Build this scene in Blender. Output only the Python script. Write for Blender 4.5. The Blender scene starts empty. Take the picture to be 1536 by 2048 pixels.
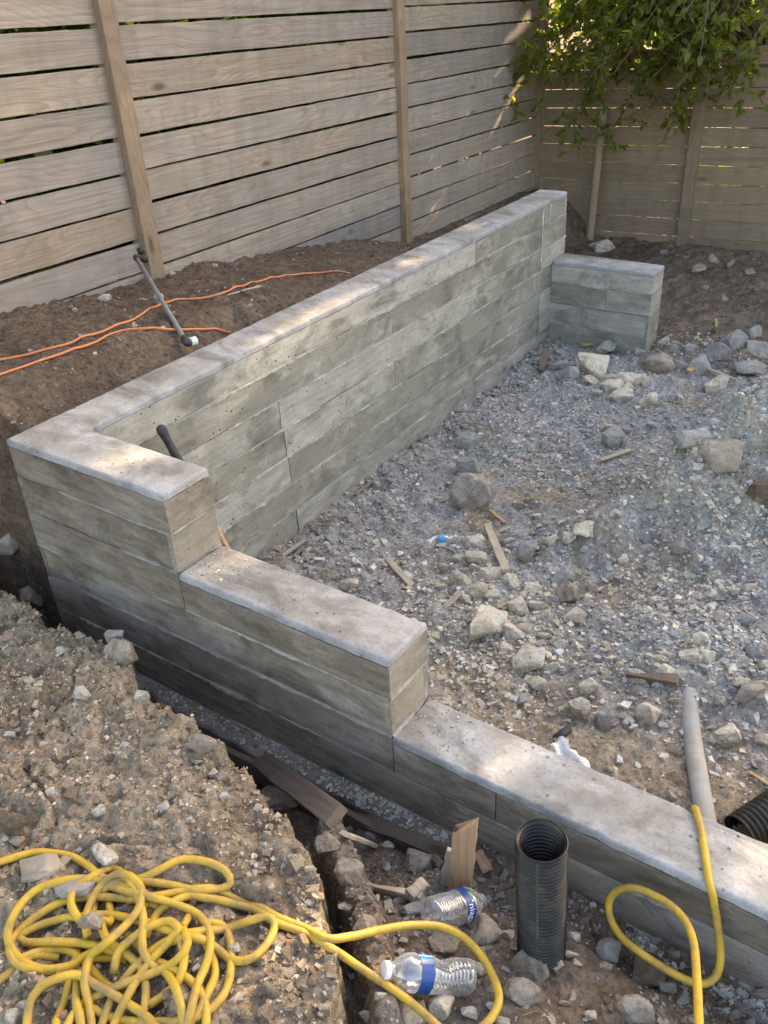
import bpy, math, random
import numpy as np
from mathutils import Matrix, Vector

R = math.radians
random.seed(7)
rng = np.random.default_rng(7)
scn = bpy.context.scene
COL = scn.collection

# ------------------------------------------------------------------ camera
CAM = np.array([2.5584, -1.4073, 1.2600])
CE = (R(58.247), R(2.872), R(34.273))
FPX = 1753.2
cd = bpy.data.cameras.new('camera')
cam = bpy.data.objects.new('camera', cd)
COL.objects.link(cam)
cam.location = CAM
cam.rotation_euler = CE
cd.sensor_fit = 'VERTICAL'
cd.sensor_height = 36.0
cd.lens = 36.0 * FPX / 2048.0
cd.clip_start = 0.02
cd.clip_end = 500
scn.camera = cam

# ------------------------------------------------------------------ sky, sun, exposure
SUN_EL, SUN_AZ = R(29), R(9)          # azimuth from +Y towards +X
world = bpy.data.worlds.new('World')
scn.world = world
world.use_nodes = True
wn = world.node_tree
bg = wn.nodes['Background']
sky = wn.nodes.new('ShaderNodeTexSky')
sky.sky_type = 'NISHITA'
sky.sun_disc = False
sky.sun_elevation = SUN_EL
sky.sun_rotation = SUN_AZ
sky.air_density = 1.0
sky.dust_density = 2.5
sky.ozone_density = 1.0
wn.links.new(sky.outputs[0], bg.inputs[0])
bg.inputs[1].default_value = 0.13
SUNV = np.array([math.sin(SUN_AZ) * math.cos(SUN_EL), math.cos(SUN_AZ) * math.cos(SUN_EL), math.sin(SUN_EL)])
sl = bpy.data.lights.new('sun', 'SUN')
sl.energy = 2.6
sl.angle = R(0.53)
sl.color = (1.0, 0.86, 0.68)
so = bpy.data.objects.new('sun', sl)
COL.objects.link(so)
so.location = (2, 12, 9)
so.rotation_euler = Vector((-SUNV[0], -SUNV[1], -SUNV[2])).to_track_quat('-Z', 'Y').to_euler()
scn.view_settings.view_transform = 'Standard'
scn.view_settings.look = 'None'
scn.view_settings.gamma = 1
scn.view_settings.use_curve_mapping = False
scn.view_settings.exposure = 2.72
scn.view_settings.use_white_balance = True
scn.view_settings.white_balance_temperature = 8500
scn.view_settings.white_balance_tint = 13
scn.cycles.max_bounces = 6
scn.cycles.diffuse_bounces = 3
scn.cycles.transparent_max_bounces = 10
scn.cycles.use_denoising = True

# ------------------------------------------------------------------ helpers: rays from a photo pixel to a plane or to the ground
_cx, _sx, _cy, _sy, _cz, _sz = math.cos(CE[0]), math.sin(CE[0]), math.cos(CE[1]), math.sin(CE[1]), math.cos(CE[2]), math.sin(CE[2])
RM = (np.array([[_cz, -_sz, 0], [_sz, _cz, 0], [0, 0, 1]]) @ np.array([[_cy, 0, _sy], [0, 1, 0], [-_sy, 0, _cy]])
      @ np.array([[1, 0, 0], [0, _cx, -_sx], [0, _sx, _cx]]))


def ray(x, y):
    return RM @ np.array([(x - 768) / FPX, -(y - 1024) / FPX, -1.0])


def at(x, y, axis, c):
    d = ray(x, y)
    return CAM + d * ((c - CAM[axis]) / d[axis])


def vn(x, y, seed=0):                       # value noise, 0..1
    xi = np.floor(x).astype(np.int64)
    yi = np.floor(y).astype(np.int64)
    fx, fy = x - xi, y - yi
    fx = fx * fx * (3 - 2 * fx)
    fy = fy * fy * (3 - 2 * fy)

    def h(a, b):
        n = (a * 374761393 + b * 668265263 + seed * 974711) & 0x7fffffff
        n = ((n ^ (n >> 13)) * 1274126177) & 0x7fffffff
        return ((n ^ (n >> 16)) & 0xffff) / 65535.0
    return (h(xi, yi) * (1 - fx) + h(xi + 1, yi) * fx) * (1 - fy) + (h(xi, yi + 1) * (1 - fx) + h(xi + 1, yi + 1) * fx) * fy


def fbm(x, y, f, octv=4, seed=0, gain=.5):  # about -1..1
    s, a, t = 0, 1.0, 0
    for o in range(octv):
        s = s + a * (vn(x * f, y * f, seed + o) * 2 - 1)
        t += a
        a *= gain
        f *= 2.03
    return s / t


def sst(a, b, x):
    t = np.clip((x - a) / (b - a), 0, 1)
    return t * t * (3 - 2 * t)


def poly_sd(x, y, pts):                     # signed distance to an open polyline, positive to the right of travel
    best = np.full(np.shape(x), 1e9)
    sg = np.zeros(np.shape(x))
    for (ax, ay), (bx, by) in zip(pts[:-1], pts[1:]):
        dx, dy = bx - ax, by - ay
        t = np.clip(((x - ax) * dx + (y - ay) * dy) / (dx * dx + dy * dy), 0, 1)
        ex, ey = x - ax - t * dx, y - ay - t * dy
        d = np.hypot(ex, ey)
        s = np.where(dx * (y - ay) - dy * (x - ax) < 0, 1.0, -1.0)
        m = d < best - 1e-9
        best = np.where(m, d, best)
        sg = np.where(m, s, sg)
    return best * sg


def idw(x, y, pts, p=3.0):
    w = 0
    s = 0
    for (a, b, z) in pts:
        k = 1.0 / (((x - a) ** 2 + (y - b) ** 2 + 2e-3) ** (p / 2))
        w = w + k
        s = s + k * z
    return s / w


# ------------------------------------------------------------------ the lie of the land
T = 0.189                                    # wall thickness
L1, L2, LW = 0.743, 0.775, 4.041             # upper step, middle step, long wall
BH = 0.14                                    # height of one form board
RET, RETZ = 0.676, -0.391                    # far return: length, top
EDGE = [(-6, -.25), (-.3, -.22), (.02, -.2), (.41, -.23), (.64, -.18), (.83, -.31), (1.19, -.32), (1.36, -.36), (1.575, -.45),
        (1.685, -.54), (1.78, -.615), (1.87, -.73), (2.05, -1.0), (2.3, -1.6), (2.6, -3), (3, -9)]
RIDGE = [(1.46, -.26), (1.58, -.335), (1.75, -.46), (1.86, -.56), (1.98, -.72), (2.12, -.95)]
TRENCH = [(-.4, -.08, -.95), (-.1, -.08, -1.0), (.3, -.1, -1.0), (.9, -.15, -1.0), (1.3, -.12, -.97), (1.6, -.06, -.9), (1.6, -.2, -.80),
          (1.75, -.3, -.73), (1.85, -.4, -.69), (1.95, -.5, -.66), (2.1, -.24, -.745), (2.1, -.5, -.65), (2.0, -.08, -.83), (2.3, -.06, -.845),
          (2.3, -.3, -.74), (2.55, -.05, -.85), (2.55, -.3, -.74), (2.2, -.7, -.6), (2.8, -.8, -.58), (3.5, -.1, -.85), (3.5, -.4, -.75),
          (3.5, -1.5, -.5), (6, -1.5, -.5), (2.6, -3, -.5)]
SIDEY = np.array([-9, .2, .65, 1.2, 1.9, 2.8, 3.4, 4.1, 6.58, 12])
SIDEZ = np.array([.05, .06, .07, .02, -.05, -.19, -.29, -.48, -.58, -.6])


def H(x, y):
    x = np.asarray(x, float)
    y = np.asarray(y, float)
    n1 = fbm(x, y, 3.1, 4, 1)
    n2 = fbm(x, y, 17, 3, 5)
    n3 = fbm(x, y, 55, 2, 9)
    # outside of the stepped wall
    d = poly_sd(x, y, EDGE) + .022 * n2 + .016 * fbm(x, y, 9, 3, 31) + .012 * n3
    rd = np.abs(fbm(x, y, 7, 4, 91))
    pl = -.5 + .05 * n1 + .03 * n2 + .012 * n3 + .035 * (rd - .3) - .022 * sst(.05, .0, np.abs(fbm(x, y, 2.3, 3, 93) + .1)) + .02 * fbm(x, y, 12, 4, 97, .65) - .05 * sst(.1, 1.2, -y - .6)
    pl = pl + .03 * sst(.35, 0, np.abs(d - .05)) * (x < 1.2)
    tr = idw(x, y, TRENCH) + .018 * n1 + .018 * n2 + .008 * n3
    dr = np.abs(poly_sd(x, y, RIDGE) + .01 * n2)
    inr = sst(1.42, 1.5, x) * sst(2.2, 2.0, x)
    tr = tr + inr * (sst(.06, .025, dr) * (np.maximum(-.585 + .03 * n1 + .012 * n2 - tr, 0)))
    gap = sst(.05, .02, np.abs(d + .035)) * sst(1.4, 1.6, x)
    tr = tr - .08 * gap
    out = tr + (pl - tr) * sst(-.016, .006, d)
    # strip behind the long wall
    sz = np.interp(y, SIDEY, SIDEZ) + .028 * n1 + .018 * n2 + .008 * n3
    near = sst(-.28, -.02, x)
    sz = sz - near * (.13 + .05 * n1) * sst(2.2, .6, y) - near * .1 * sst(.8, 2.2, y)
    sz = sz - .06 * sst(.2, .03, np.hypot(x + .12, y - 1.3))
    lip = .075 + .03 * n1 + .03 * n2 - .03 * sst(.0, -.5, x)
    out = out + (sz - out) * sst(-.03, .045, y - lip) * sst(.09, .03, x)
    # yard
    yd = -.95 + .045 * n1 + .022 * n2 + .009 * n3 + .03 * fbm(x, y, 6, 3, 95)
    yd = yd + .03 * sst(.9, .2, np.hypot(x - .9, y - 3.6))
    px, py = x - 1.98, y - 2.45
    lump = 1 + .08 * n2 + .35 * fbm(x, y, 4, 3, 77)
    yd = yd + .56 * np.exp(-((px * .85 - py * .5) ** 2 / .10 + (px * .5 + py * .85) ** 2 / .42)) * lump
    yd = yd + .30 * np.exp(-((x - 2.35) ** 2 / .16 + (y - 2.0) ** 2 / .5)) * lump
    yd = yd + .13 * np.exp(-(((x - 1.5) * .8 - (y - 1.75) * .6) ** 2 / .02 + ((x - 1.5) * .6 + (y - 1.75) * .8) ** 2 / .18)) * lump
    yd = yd + .1 * np.exp(-((x - 1.9) ** 2 / .3 + (y - 1.1) ** 2 / .12))
    yd = yd + .13 * sst(1.1, .2, y) * sst(.7, 1.5, x)
    yd = yd + .05 * np.exp(-((x - 1.15) ** 2 / .05 + (y - 1.0) ** 2 / .05))
    yd = yd - .1 * np.exp(-((x - .98) ** 2 / .012 + (y - .52) ** 2 / .006))
    yd = yd + .07 * np.exp(-((x - .95) ** 2 / .1 + (y - 4.3) ** 2 / .1)) - .02 * sst(4.5, 6.5, y)
    # far end: side strip falls to the yard
    k = sst(-1.12, -.5, x + .1 * n1 + .25 * sst(6.3, 4.3, y) - .9 * sst(5.2, 4.1, y))
    far = sz + (yd - sz) * k
    z = np.where(y < T * .5, out, np.where(x < T * .5, out, yd))
    z = np.where((y > LW - T * .5) & (x < T * .5), out + (far - out) * sst(LW - T * .5, LW + .3, y), z)
    z = np.where((y > LW - T * .5) & (x >= T * .5), yd + (far - yd) * sst(LW - T * .5, LW + .3, y), z)
    # one level ground a long way off
    o = np.maximum(np.maximum(np.abs(x - 1) - 4.5, 0), np.maximum(y - 7, -3 - y))
    return z + (-.75 - z) * sst(0, 5, o)


_ts = np.concatenate([np.arange(.9, 4, .006), np.arange(4, 14, .015)])


def ground_at(x, y):
    d = ray(x, y)
    P = CAM[None] + d[None] * _ts[:, None]
    hh = P[:, 2] - H(P[:, 0], P[:, 1])
    i = int(np.argmax(hh < 0))
    t = _ts[i - 1] + (_ts[i] - _ts[i - 1]) * hh[i - 1] / (hh[i - 1] - hh[i])
    return CAM + d * t, t


def hz(x, y):
    return float(H(np.array([x]), np.array([y]))[0])


# ------------------------------------------------------------------ helpers: objects
def tag(o, label, cat, group=None):
    o['label'] = label
    o['category'] = cat
    if group:
        o['group'] = group
    return o


def link(o, parent=None):
    COL.objects.link(o)
    if parent is not None:
        o.parent = parent
    return o


def empty(name, loc, label=None, cat=None, group=None):
    o = bpy.data.objects.new(name, None)
    o.empty_display_size = .05
    o.location = loc
    COL.objects.link(o)
    if label:
        tag(o, label, cat, group)
    return o


def mesh_data(name, v, f, mat=None, smooth=False, col=None):
    me = bpy.data.meshes.new(name)
    v = np.asarray(v, np.float32)
    if isinstance(f, np.ndarray):
        k = f.shape[1]
        me.vertices.add(len(v))
        me.vertices.foreach_set('co', v.ravel())
        me.loops.add(f.size)
        me.loops.foreach_set('vertex_index', f.astype(np.int32).ravel())
        me.polygons.add(len(f))
        me.polygons.foreach_set('loop_start', np.arange(0, f.size, k, dtype=np.int32))
        me.polygons.foreach_set('loop_total', np.full(len(f), k, dtype=np.int32))
        me.update(calc_edges=True)
    else:
        me.from_pydata([tuple(map(float, p)) for p in v], [], f)
        me.update()
    me.polygons.foreach_set('use_smooth', np.full(len(me.polygons), bool(smooth)))
    if col is not None:
        ca = me.color_attributes.new('Col', 'FLOAT_COLOR', 'POINT')
        c4 = np.ones((len(v), 4), np.float32)
        c4[:, :3] = col
        ca.data.foreach_set('color', c4.ravel())
    if mat is not None:
        me.materials.append(mat)
    return me


def obj(name, v, f, mat, parent=None, smooth=False, col=None, loc=None):
    o = bpy.data.objects.new(name, mesh_data(name, v, f, mat, smooth, col))
    if loc is not None:
        o.location = loc
    return link(o, parent)


def frame(a, b, face):
    """matrix at the middle of a-b: local X along a->b, local Y towards 'face' as nearly as it can"""
    a, b = Vector(a), Vector(b)
    x = (b - a).normalized()
    y = Vector(face)
    y = (y - x * y.dot(x)).normalized()
    z = x.cross(y)
    m = Matrix((x, y, z)).transposed().to_4x4()
    m.translation = (a + b) / 2
    return m, (b - a).length


def box_bev(l, t, w, bv, seg=1, rag=0.0, seed=0):
    """board: length l on X, thickness t on Y, width w on Z, chamfered, its edges a little uneven"""
    r = np.random.default_rng(seed)
    n = max(1, int(seg))
    xs = np.linspace(-l / 2, l / 2, n + 1)
    prof = np.array([(-t / 2 + bv, -w / 2), (t / 2 - bv, -w / 2), (t / 2, -w / 2 + bv), (t / 2, w / 2 - bv),
                     (t / 2 - bv, w / 2), (-t / 2 + bv, w / 2), (-t / 2, w / 2 - bv), (-t / 2, -w / 2 + bv)])
    v, f = [], []
    for i, x in enumerate(xs):
        e = r.normal(0, rag, 2) if rag else (0, 0)
        dy = r.normal(0, rag * .6) if rag else 0
        for (py, pz) in prof:
            v.append((x, py + dy, pz + (e[0] if pz > 0 else e[1])))
    for i in range(n):
        for k in range(8):
            k2 = (k + 1) % 8
            f.append((i * 8 + k, (i + 1) * 8 + k, (i + 1) * 8 + k2, i * 8 + k2))
    f.append(tuple(range(8)))
    f.append(tuple(reversed(range(n * 8, n * 8 + 8))))
    return v, f


def member(name, a, b, t, w, face, mat, parent=None, bv=.002, seg=1, rag=0.0, seed=0, roll=0.0):
    m, l = frame(a, b, face)
    v, f = box_bev(l, t, w, bv, seg, rag, seed)
    me = mesh_data(name, v, f, mat)
    o = bpy.data.objects.new(name, me)
    m = m @ Matrix.Rotation(roll, 4, 'X')
    if parent is not None:
        m = Matrix.Translation(-Vector(parent.location)) @ m
    o.matrix_basis = m
    return link(o, parent)


def spline(P, step):
    P = np.asarray(P, float)
    Q = np.vstack([2 * P[0] - P[1], P, 2 * P[-1] - P[-2]])
    out = []
    for i in range(1, len(Q) - 2):
        p0, p1, p2, p3 = Q[i - 1:i + 3]
        n = max(2, int(np.linalg.norm(p2 - p1) / step))
        for t in np.arange(n) / n:
            out.append(.5 * ((2 * p1) + (-p0 + p2) * t + (2 * p0 - 5 * p1 + 4 * p2 - p3) * t * t + (-p0 + 3 * p1 - 3 * p2 + p3) * t ** 3))
    out.append(Q[-2])
    return np.array(out)


def tube(P, r, n=10, cap=True):
    """tube along a polyline, r a number or one per point"""
    P = np.asarray(P, float)
    r = np.broadcast_to(np.asarray(r, float), (len(P),))
    tg = np.gradient(P, axis=0)
    tg /= np.linalg.norm(tg, axis=1)[:, None] + 1e-12
    u = np.cross(tg[0], (0, 0, 1.0))
    if np.linalg.norm(u) < 1e-3:
        u = np.cross(tg[0], (0, 1.0, 0))
    u /= np.linalg.norm(u)
    v = np.zeros((len(P), n, 3))
    an = np.arange(n) * 2 * math.pi / n
    for i in range(len(P)):
        u = u - tg[i] * (u @ tg[i])
        u /= np.linalg.norm(u) + 1e-12
        w = np.cross(tg[i], u)
        v[i] = P[i] + r[i] * (np.cos(an)[:, None] * u + np.sin(an)[:, None] * w)
    f = []
    for i in range(len(P) - 1):
        for k in range(n):
            k2 = (k + 1) % n
            f.append((i * n + k, i * n + k2, (i + 1) * n + k2, (i + 1) * n + k))
    if cap:
        f.append(tuple(reversed(range(n))))
        f.append(tuple(range((len(P) - 1) * n, len(P) * n)))
    return v.reshape(-1, 3), f


def lathe(prof, n=32):
    """prof: (axial x, radius) points; surface round the X axis"""
    v, f = [], []
    for (x, r) in prof:
        for k in range(n):
            a = 2 * math.pi * k / n
            v.append((x, r * math.cos(a), r * math.sin(a)))
    for i in range(len(prof) - 1):
        for k in range(n):
            k2 = (k + 1) % n
            f.append((i * n + k, (i + 1) * n + k, (i + 1) * n + k2, i * n + k2))
    return np.array(v), f


def joinm(parts):
    V, F, o = [], [], 0
    for v, f in parts:
        V.append(np.asarray(v, float))
        F += [tuple(i + o for i in q) for q in f]
        o += len(v)
    return np.vstack(V), F


# ------------------------------------------------------------------ helpers: materials
class NT:
    def __init__(s, name, rough=.9, spec=.3):
        s.m = bpy.data.materials.new(name)
        s.m.use_nodes = True
        s.t = s.m.node_tree
        s.b = s.t.nodes['Principled BSDF']
        s.b.inputs['Roughness'].default_value = rough
        s.b.inputs['Specular IOR Level'].default_value = spec
        s.out = s.t.nodes['Material Output']

    def n(s, typ, ins=None, **kw):
        q = s.t.nodes.new(typ)
        for k, v in kw.items():
            setattr(q, k, v)
        for k, v in (ins or {}).items():
            s.put(q.inputs[k], v)
        return q

    def put(s, sock, v):
        if isinstance(v, bpy.types.NodeSocket):
            s.t.links.new(v, sock)
        elif isinstance(v, bpy.types.Node):
            s.t.links.new(v.outputs[0], sock)
        else:
            if sock.type == 'RGBA' and len(v) == 3:
                v = (*v, 1)
            sock.default_value = v

    def coords(s, scale=(1, 1, 1), rnd=True, add=0.0):
        c = s.n('ShaderNodeTexCoord').outputs['Object']
        if rnd:
            oi = s.n('ShaderNodeObjectInfo')
            k = s.n('ShaderNodeMath', {0: oi.outputs['Random'], 1: 57.0}, operation='MULTIPLY')
            c = s.n('ShaderNodeVectorMath', {0: c, 1: s.n('ShaderNodeCombineXYZ', {0: k, 1: k, 2: k})}, operation='ADD')
        return s.n('ShaderNodeVectorMath', {0: c, 1: scale}, operation='MULTIPLY').outputs[0]

    def noise(s, vec, scale=1.0, detail=4, rough=.55, dist=0.0):
        return s.n('ShaderNodeTexNoise', {'Vector': vec, 'Scale': scale, 'Detail': detail, 'Roughness': rough, 'Distortion': dist}).outputs[0]

    def ramp(s, fac, stops):
        q = s.n('ShaderNodeValToRGB', {0: fac})
        e = q.color_ramp.elements
        while len(e) > 1:
            e.remove(e[-1])
        e[0].position = stops[0][0]
        e[0].color = s.c4(stops[0][1])
        for p, c in stops[1:]:
            k = e.new(p)
            k.color = s.c4(c)
        return q.outputs[0]

    def c4(s, c):
        return (c, c, c, 1) if isinstance(c, (int, float)) else (*c, 1)

    def mix(s, fac, a, b, mode='MIX'):
        q = s.n('ShaderNodeMix', data_type='RGBA', blend_type=mode)
        s.put(q.inputs[0], fac)
        s.put(q.inputs[6], a)
        s.put(q.inputs[7], b)
        return q.outputs[2]

    def math(s, op, a, b=0.0):
        return s.n('ShaderNodeMath', {0: a, 1: b}, operation=op).outputs[0]

    def vor(s, vec, scale, feature='F1'):
        return s.n('ShaderNodeTexVoronoi', {'Vector': vec, 'Scale': scale}, feature=feature).outputs[0]

    def bump(s, h, strength=.3, dist=.01, prev=None):
        q = s.n('ShaderNodeBump', {'Height': h, 'Strength': strength, 'Distance': dist})
        if prev is not None:
            s.put(q.inputs['Normal'], prev)
        return q.outputs[0]

    def done(s, color=None, normal=None, rough=None):
        if color is not None:
            s.put(s.b.inputs['Base Color'], color)
        if normal is not None:
            s.put(s.b.inputs['Normal'], normal)
        if rough is not None:
            s.put(s.b.inputs['Roughness'], rough)
        return s.m


def wood(name, light, dark, grey, greyamt=.5, ringamt=.45, contrast=.5, rough=.8):
    s = NT(name, rough, .25)
    c1 = s.coords((.75, 5.0, 5.0))
    kc = s.coords((1.9, 5.5, 5.5), add=3)
    kd = s.vor(kc, 1.0)                                     # knots
    kn = s.math('SUBTRACT', 1.0, s.math('MINIMUM', s.math('MULTIPLY', kd, 4.2), 1.0))
    base = s.noise(c1, 1.0, 1.5, .45)
    rings = s.math('ADD', base, s.math('MULTIPLY', s.math('POWER', kn, 1.6), .16))
    ph = s.math('FRACT', s.math('MULTIPLY', rings, 24.0))
    ring = s.ramp(ph, [(0, .0), (.55, .25), (.88, 1.0), (1.0, .0)])
    fine = s.noise(s.coords((2.0, 90, 90)), 1.0, 4, .6)
    blot = s.noise(s.coords((1.3, 3.0, 3.0)), 1.3, 4, .6)
    vert = s.noise(s.coords((9, 1.2, 1.2)), 1.0, 3, .6)
    col = s.mix(s.math('MULTIPLY', s.ramp(ring, [(0, 0.), (1, 1.)]), ringamt), light, dark)
    col = s.mix(s.math('MULTIPLY', s.ramp(blot, [(.36, 0.), (.66, 1.)]), greyamt), col, grey)
    col = s.mix(s.ramp(fine, [(.3, contrast), (.62, 0.)]), col, dark)
    col = s.mix(s.ramp(vert, [(.42, .0), (.75, .3)]), col, tuple(x * .62 for x in dark))
    spot = s.ramp(kd, [(0, 1.), (.05, .95), (.09, .4), (.13, 0.)])
    col = s.mix(s.math('MULTIPLY', spot, .75), col, (dark[0] * .4, dark[1] * .33, dark[2] * .28))
    oi = s.n('ShaderNodeObjectInfo').outputs['Random']
    col = s.mix(1.0, col, s.ramp(oi, [(0, (.78, .77, .77)), (.25, (1.02, .97, .90)), (.5, (.88, .87, .88)), (.75, (1.1, 1.06, 1.0)), (1, (.95, .86, .77))]), 'MULTIPLY')
    nb = s.bump(s.math('ADD', s.math('MULTIPLY', ring, -.35), fine), .35, .004)
    return s.done(col, nb)


def concrete(name, tones, stain, streak=.4, stainamt=.6, pits=.8, top=False):
    s = NT(name, .88, .25)
    oi = s.n('ShaderNodeObjectInfo').outputs['Random']
    st = [(i / max(1, len(tones) - 1), t) for i, t in enumerate(tones)]
    base = s.ramp(oi, st)
    base.node.color_ramp.interpolation = 'CONSTANT'
    big = s.noise(s.coords((1.6, 3.2, 3.2)), 1.7, 5, .62, .3)
    grain = s.noise(s.coords((6, 48, 48) if not top else (12, 12, 12)), 1.0, 4, .6)
    blot = s.noise(s.coords((5, 9, 9)), 1.0, 6, .65, .4)
    fine = s.noise(s.coords((110, 110, 110)), 1.0, 3, .6)
    wd = s.noise(s.coords((.8, 7, 7)), 1.0, 2, .5)
    ring = s.ramp(s.math('FRACT', s.math('MULTIPLY', wd, 16.0)), [(0, 0.), (.7, .4), (.92, 1.), (1., 0.)])
    cloud = s.noise(s.coords((2.5, 2.5, 2.5)), 1.0, 6, .7, .8)
    base = s.mix(1.0, base, s.ramp(cloud, [(.3, .74), (.5, 1.0), (.7, 1.22)]), 'MULTIPLY')
    col = s.mix(s.ramp(big, [(.38, 0.), (.62, stainamt)]), base, stain)
    col = s.mix(s.ramp(blot, [(.5, 0.), (.68, .5)]), col, tuple(min(1, x * 1.45) for x in tones[0]))
    col = s.mix(s.ramp(grain, [(.34, streak), (.56, 0.)]), col, tuple(x * .5 for x in stain))
    if not top:
        col = s.mix(s.math('MULTIPLY', ring, streak * .1), col, tuple(x * .55 for x in stain))
    dk = s.noise(s.coords((2.6, 4.4, 4.4), add=1), 1.3, 6, .7, .6)
    col = s.mix(s.ramp(dk, [(.5, 0.), (.66, .75)]), col, tuple(x * .45 for x in stain))
    col = s.mix(s.ramp(fine, [(.3, .35), (.5, 0.)]), col, tuple(x * .5 for x in stain))
    pv = s.vor(s.coords((1, 1, 1)), 26.0)
    pm = s.noise(s.coords((1, 1, 1)), 5.0, 2)
    pit = s.math('MULTIPLY', s.ramp(pv, [(.09, 1.), (.15, 0.)]), s.ramp(pm, [(.44, 0.), (.56, pits)]))
    col = s.mix(pit, col, (.05, .045, .04))
    nb = s.bump(s.math('ADD', s.math('MULTIPLY', grain, .5), s.math('MULTIPLY', ring, .0 if top else -.5)), .4, .003)
    nb = s.bump(fine, .35, .0025, nb)
    nb = s.bump(blot, .3, .006, nb)
    nb = s.bump(s.math('MULTIPLY', pit, -1.0), .5, .004, nb)
    return s.done(col, nb)


def stone(name, tones, dark, rough=.92):
    s = NT(name, rough, .2)
    oi = s.n('ShaderNodeObjectInfo').outputs['Random']
    base = s.ramp(oi, [(i / (len(tones) - 1), t) for i, t in enumerate(tones)])
    c = s.coords((1, 1, 1))
    a = s.noise(c, 2.6, 7, .68, .4)
    b = s.noise(c, 14, 5, .65)
    e = s.noise(c, 1.1, 5, .65, .5)
    col = s.mix(s.ramp(a, [(.42, 0.), (.66, .75)]), base, dark)
    col = s.mix(s.ramp(e, [(.45, 0.), (.65, .5)]), col, tuple(min(1, x * 1.25) for x in tones[-1]))
    col = s.mix(s.ramp(b, [(.32, .5), (.5, 0.)]), col, tuple(x * .5 for x in dark))
    nz = s.n('ShaderNodeSeparateXYZ', {0: s.n('ShaderNodeTexCoord').outputs['Object']}).outputs[2]
    soil = s.math('ADD', s.noise(c, 1.7, 6, .7, .6), s.math('MULTIPLY', nz, -.16))
    col = s.mix(s.ramp(soil, [(.47, 0.), (.62, .75)]), col, (.24, .18, .125))
    nb = s.bump(a, .7, .018)
    nb = s.bump(b, .5, .004, nb)
    return s.done(col, nb)


def vcol(name, rough=.95, scale=60, amt=.5, bump=.8, dist=.006):
    s = NT(name, rough, .15)
    col = s.n('ShaderNodeVertexColor', layer_name='Col').outputs[0]
    c = s.coords((1, 1, 1), rnd=False)
    a = s.noise(c, scale, 6, .68)
    b = s.noise(c, scale * .22, 5, .6)
    e = s.noise(c, scale * 4, 3, .6)
    m = s.ramp(a, [(.25, 1 - amt), (.5, 1.0), (.75, 1 + amt * .55)])
    col = s.mix(1.0, col, m, 'MULTIPLY')
    col = s.mix(1.0, col, s.ramp(b, [(.3, 1 - amt * .5), (.7, 1 + amt * .35)]), 'MULTIPLY')
    nb = s.bump(b, bump * .6, dist * 4)
    nb = s.bump(a, bump, dist, nb)
    nb = s.bump(e, bump * .6, dist * .35, nb)
    return s.done(col, nb)


def plain(name, color, rough=.6, spec=.4, var=.25, scale=40, dirt=None, dirtamt=.6, metal=0):
    s = NT(name, rough, spec)
    c = s.coords((1, 1, 1))
    a = s.noise(c, scale, 5, .65)
    col = s.mix(s.ramp(a, [(.35, 0.), (.7, var)]), color, tuple(x * .55 for x in color))
    if dirt:
        d = s.noise(c, scale * .45, 6, .7)
        col = s.mix(s.ramp(d, [(.45, 0.), (.66, dirtamt)]), col, dirt)
    s.b.inputs['Metallic'].default_value = metal
    return s.done(col, s.bump(a, .25, .002))


def leafmat(name, tint=(1, 1, 1), trans=.5):
    s = NT(name, .5, .35)
    col = s.n('ShaderNodeVertexColor', layer_name='Col').outputs[0]
    col = s.mix(1.0, col, tint, 'MULTIPLY')
    s.put(s.b.inputs['Base Color'], col)
    tr = s.n('ShaderNodeBsdfTranslucent', {'Color': s.mix(1.0, col, (3.4, 3.0, .8), 'MULTIPLY')})
    mx = s.n('ShaderNodeMixShader', {0: trans, 1: s.b.outputs[0], 2: tr.outputs[0]})
    s.t.links.new(mx.outputs[0], s.out.inputs[0])
    return s.m


M = {}
M['fence'] = wood('weathered_cedar', (.405, .35, .298), (.185, .145, .115), (.305, .288, .275), .8, .48, .55)
M['fence_far'] = wood('weathered_cedar_brown', (.30, .23, .16), (.155, .112, .075), (.23, .19, .15), .5, .5, .4)
M['post'] = wood('post_cedar', (.34, .25, .175), (.18, .12, .08), (.29, .24, .2), .4, .5, .4)
M['stake'] = wood('stake_wood', (.46, .30, .19), (.25, .14, .08), (.4, .29, .2), .35, .45, .35)
M['plank'] = wood('old_plank', (.21, .16, .12), (.10, .07, .05), (.165, .14, .12), .6, .4, .5)
M['scrap'] = wood('scrap_wood', (.46, .40, .32), (.28, .22, .16), (.36, .34, .31), .5, .4, .4)
M['yellow_wood'] = wood('fresh_pine', (.55, .38, .19), (.35, .21, .09), (.45, .35, .24), .3, .5, .35)
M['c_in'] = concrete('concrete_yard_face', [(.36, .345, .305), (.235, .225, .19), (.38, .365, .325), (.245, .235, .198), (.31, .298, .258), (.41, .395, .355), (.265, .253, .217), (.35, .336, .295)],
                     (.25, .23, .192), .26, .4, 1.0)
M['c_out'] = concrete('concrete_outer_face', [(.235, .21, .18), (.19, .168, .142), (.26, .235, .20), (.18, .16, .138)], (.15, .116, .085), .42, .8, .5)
M['c_top'] = concrete('concrete_trowelled_top', [(.37, .355, .335), (.34, .325, .305)], (.25, .218, .178), .35, .8, .7, True)
M['c_lip'] = concrete('concrete_edge_sky_tint', [(.335, .335, .345), (.315, .31, .315)], (.245, .235, .225), .25, .7, .6, True)  # bluish sky sheen painted into the edge colour
M['c_ridge'] = concrete('concrete_seam', [(.36, .35, .315), (.31, .30, .265)], (.25, .235, .2), .1, .5, 0, True)
M['c_end'] = concrete('concrete_step_end', [(.30, .27, .225), (.265, .24, .20), (.32, .29, .245)], (.21, .175, .135), .2, .6, .8)
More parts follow.
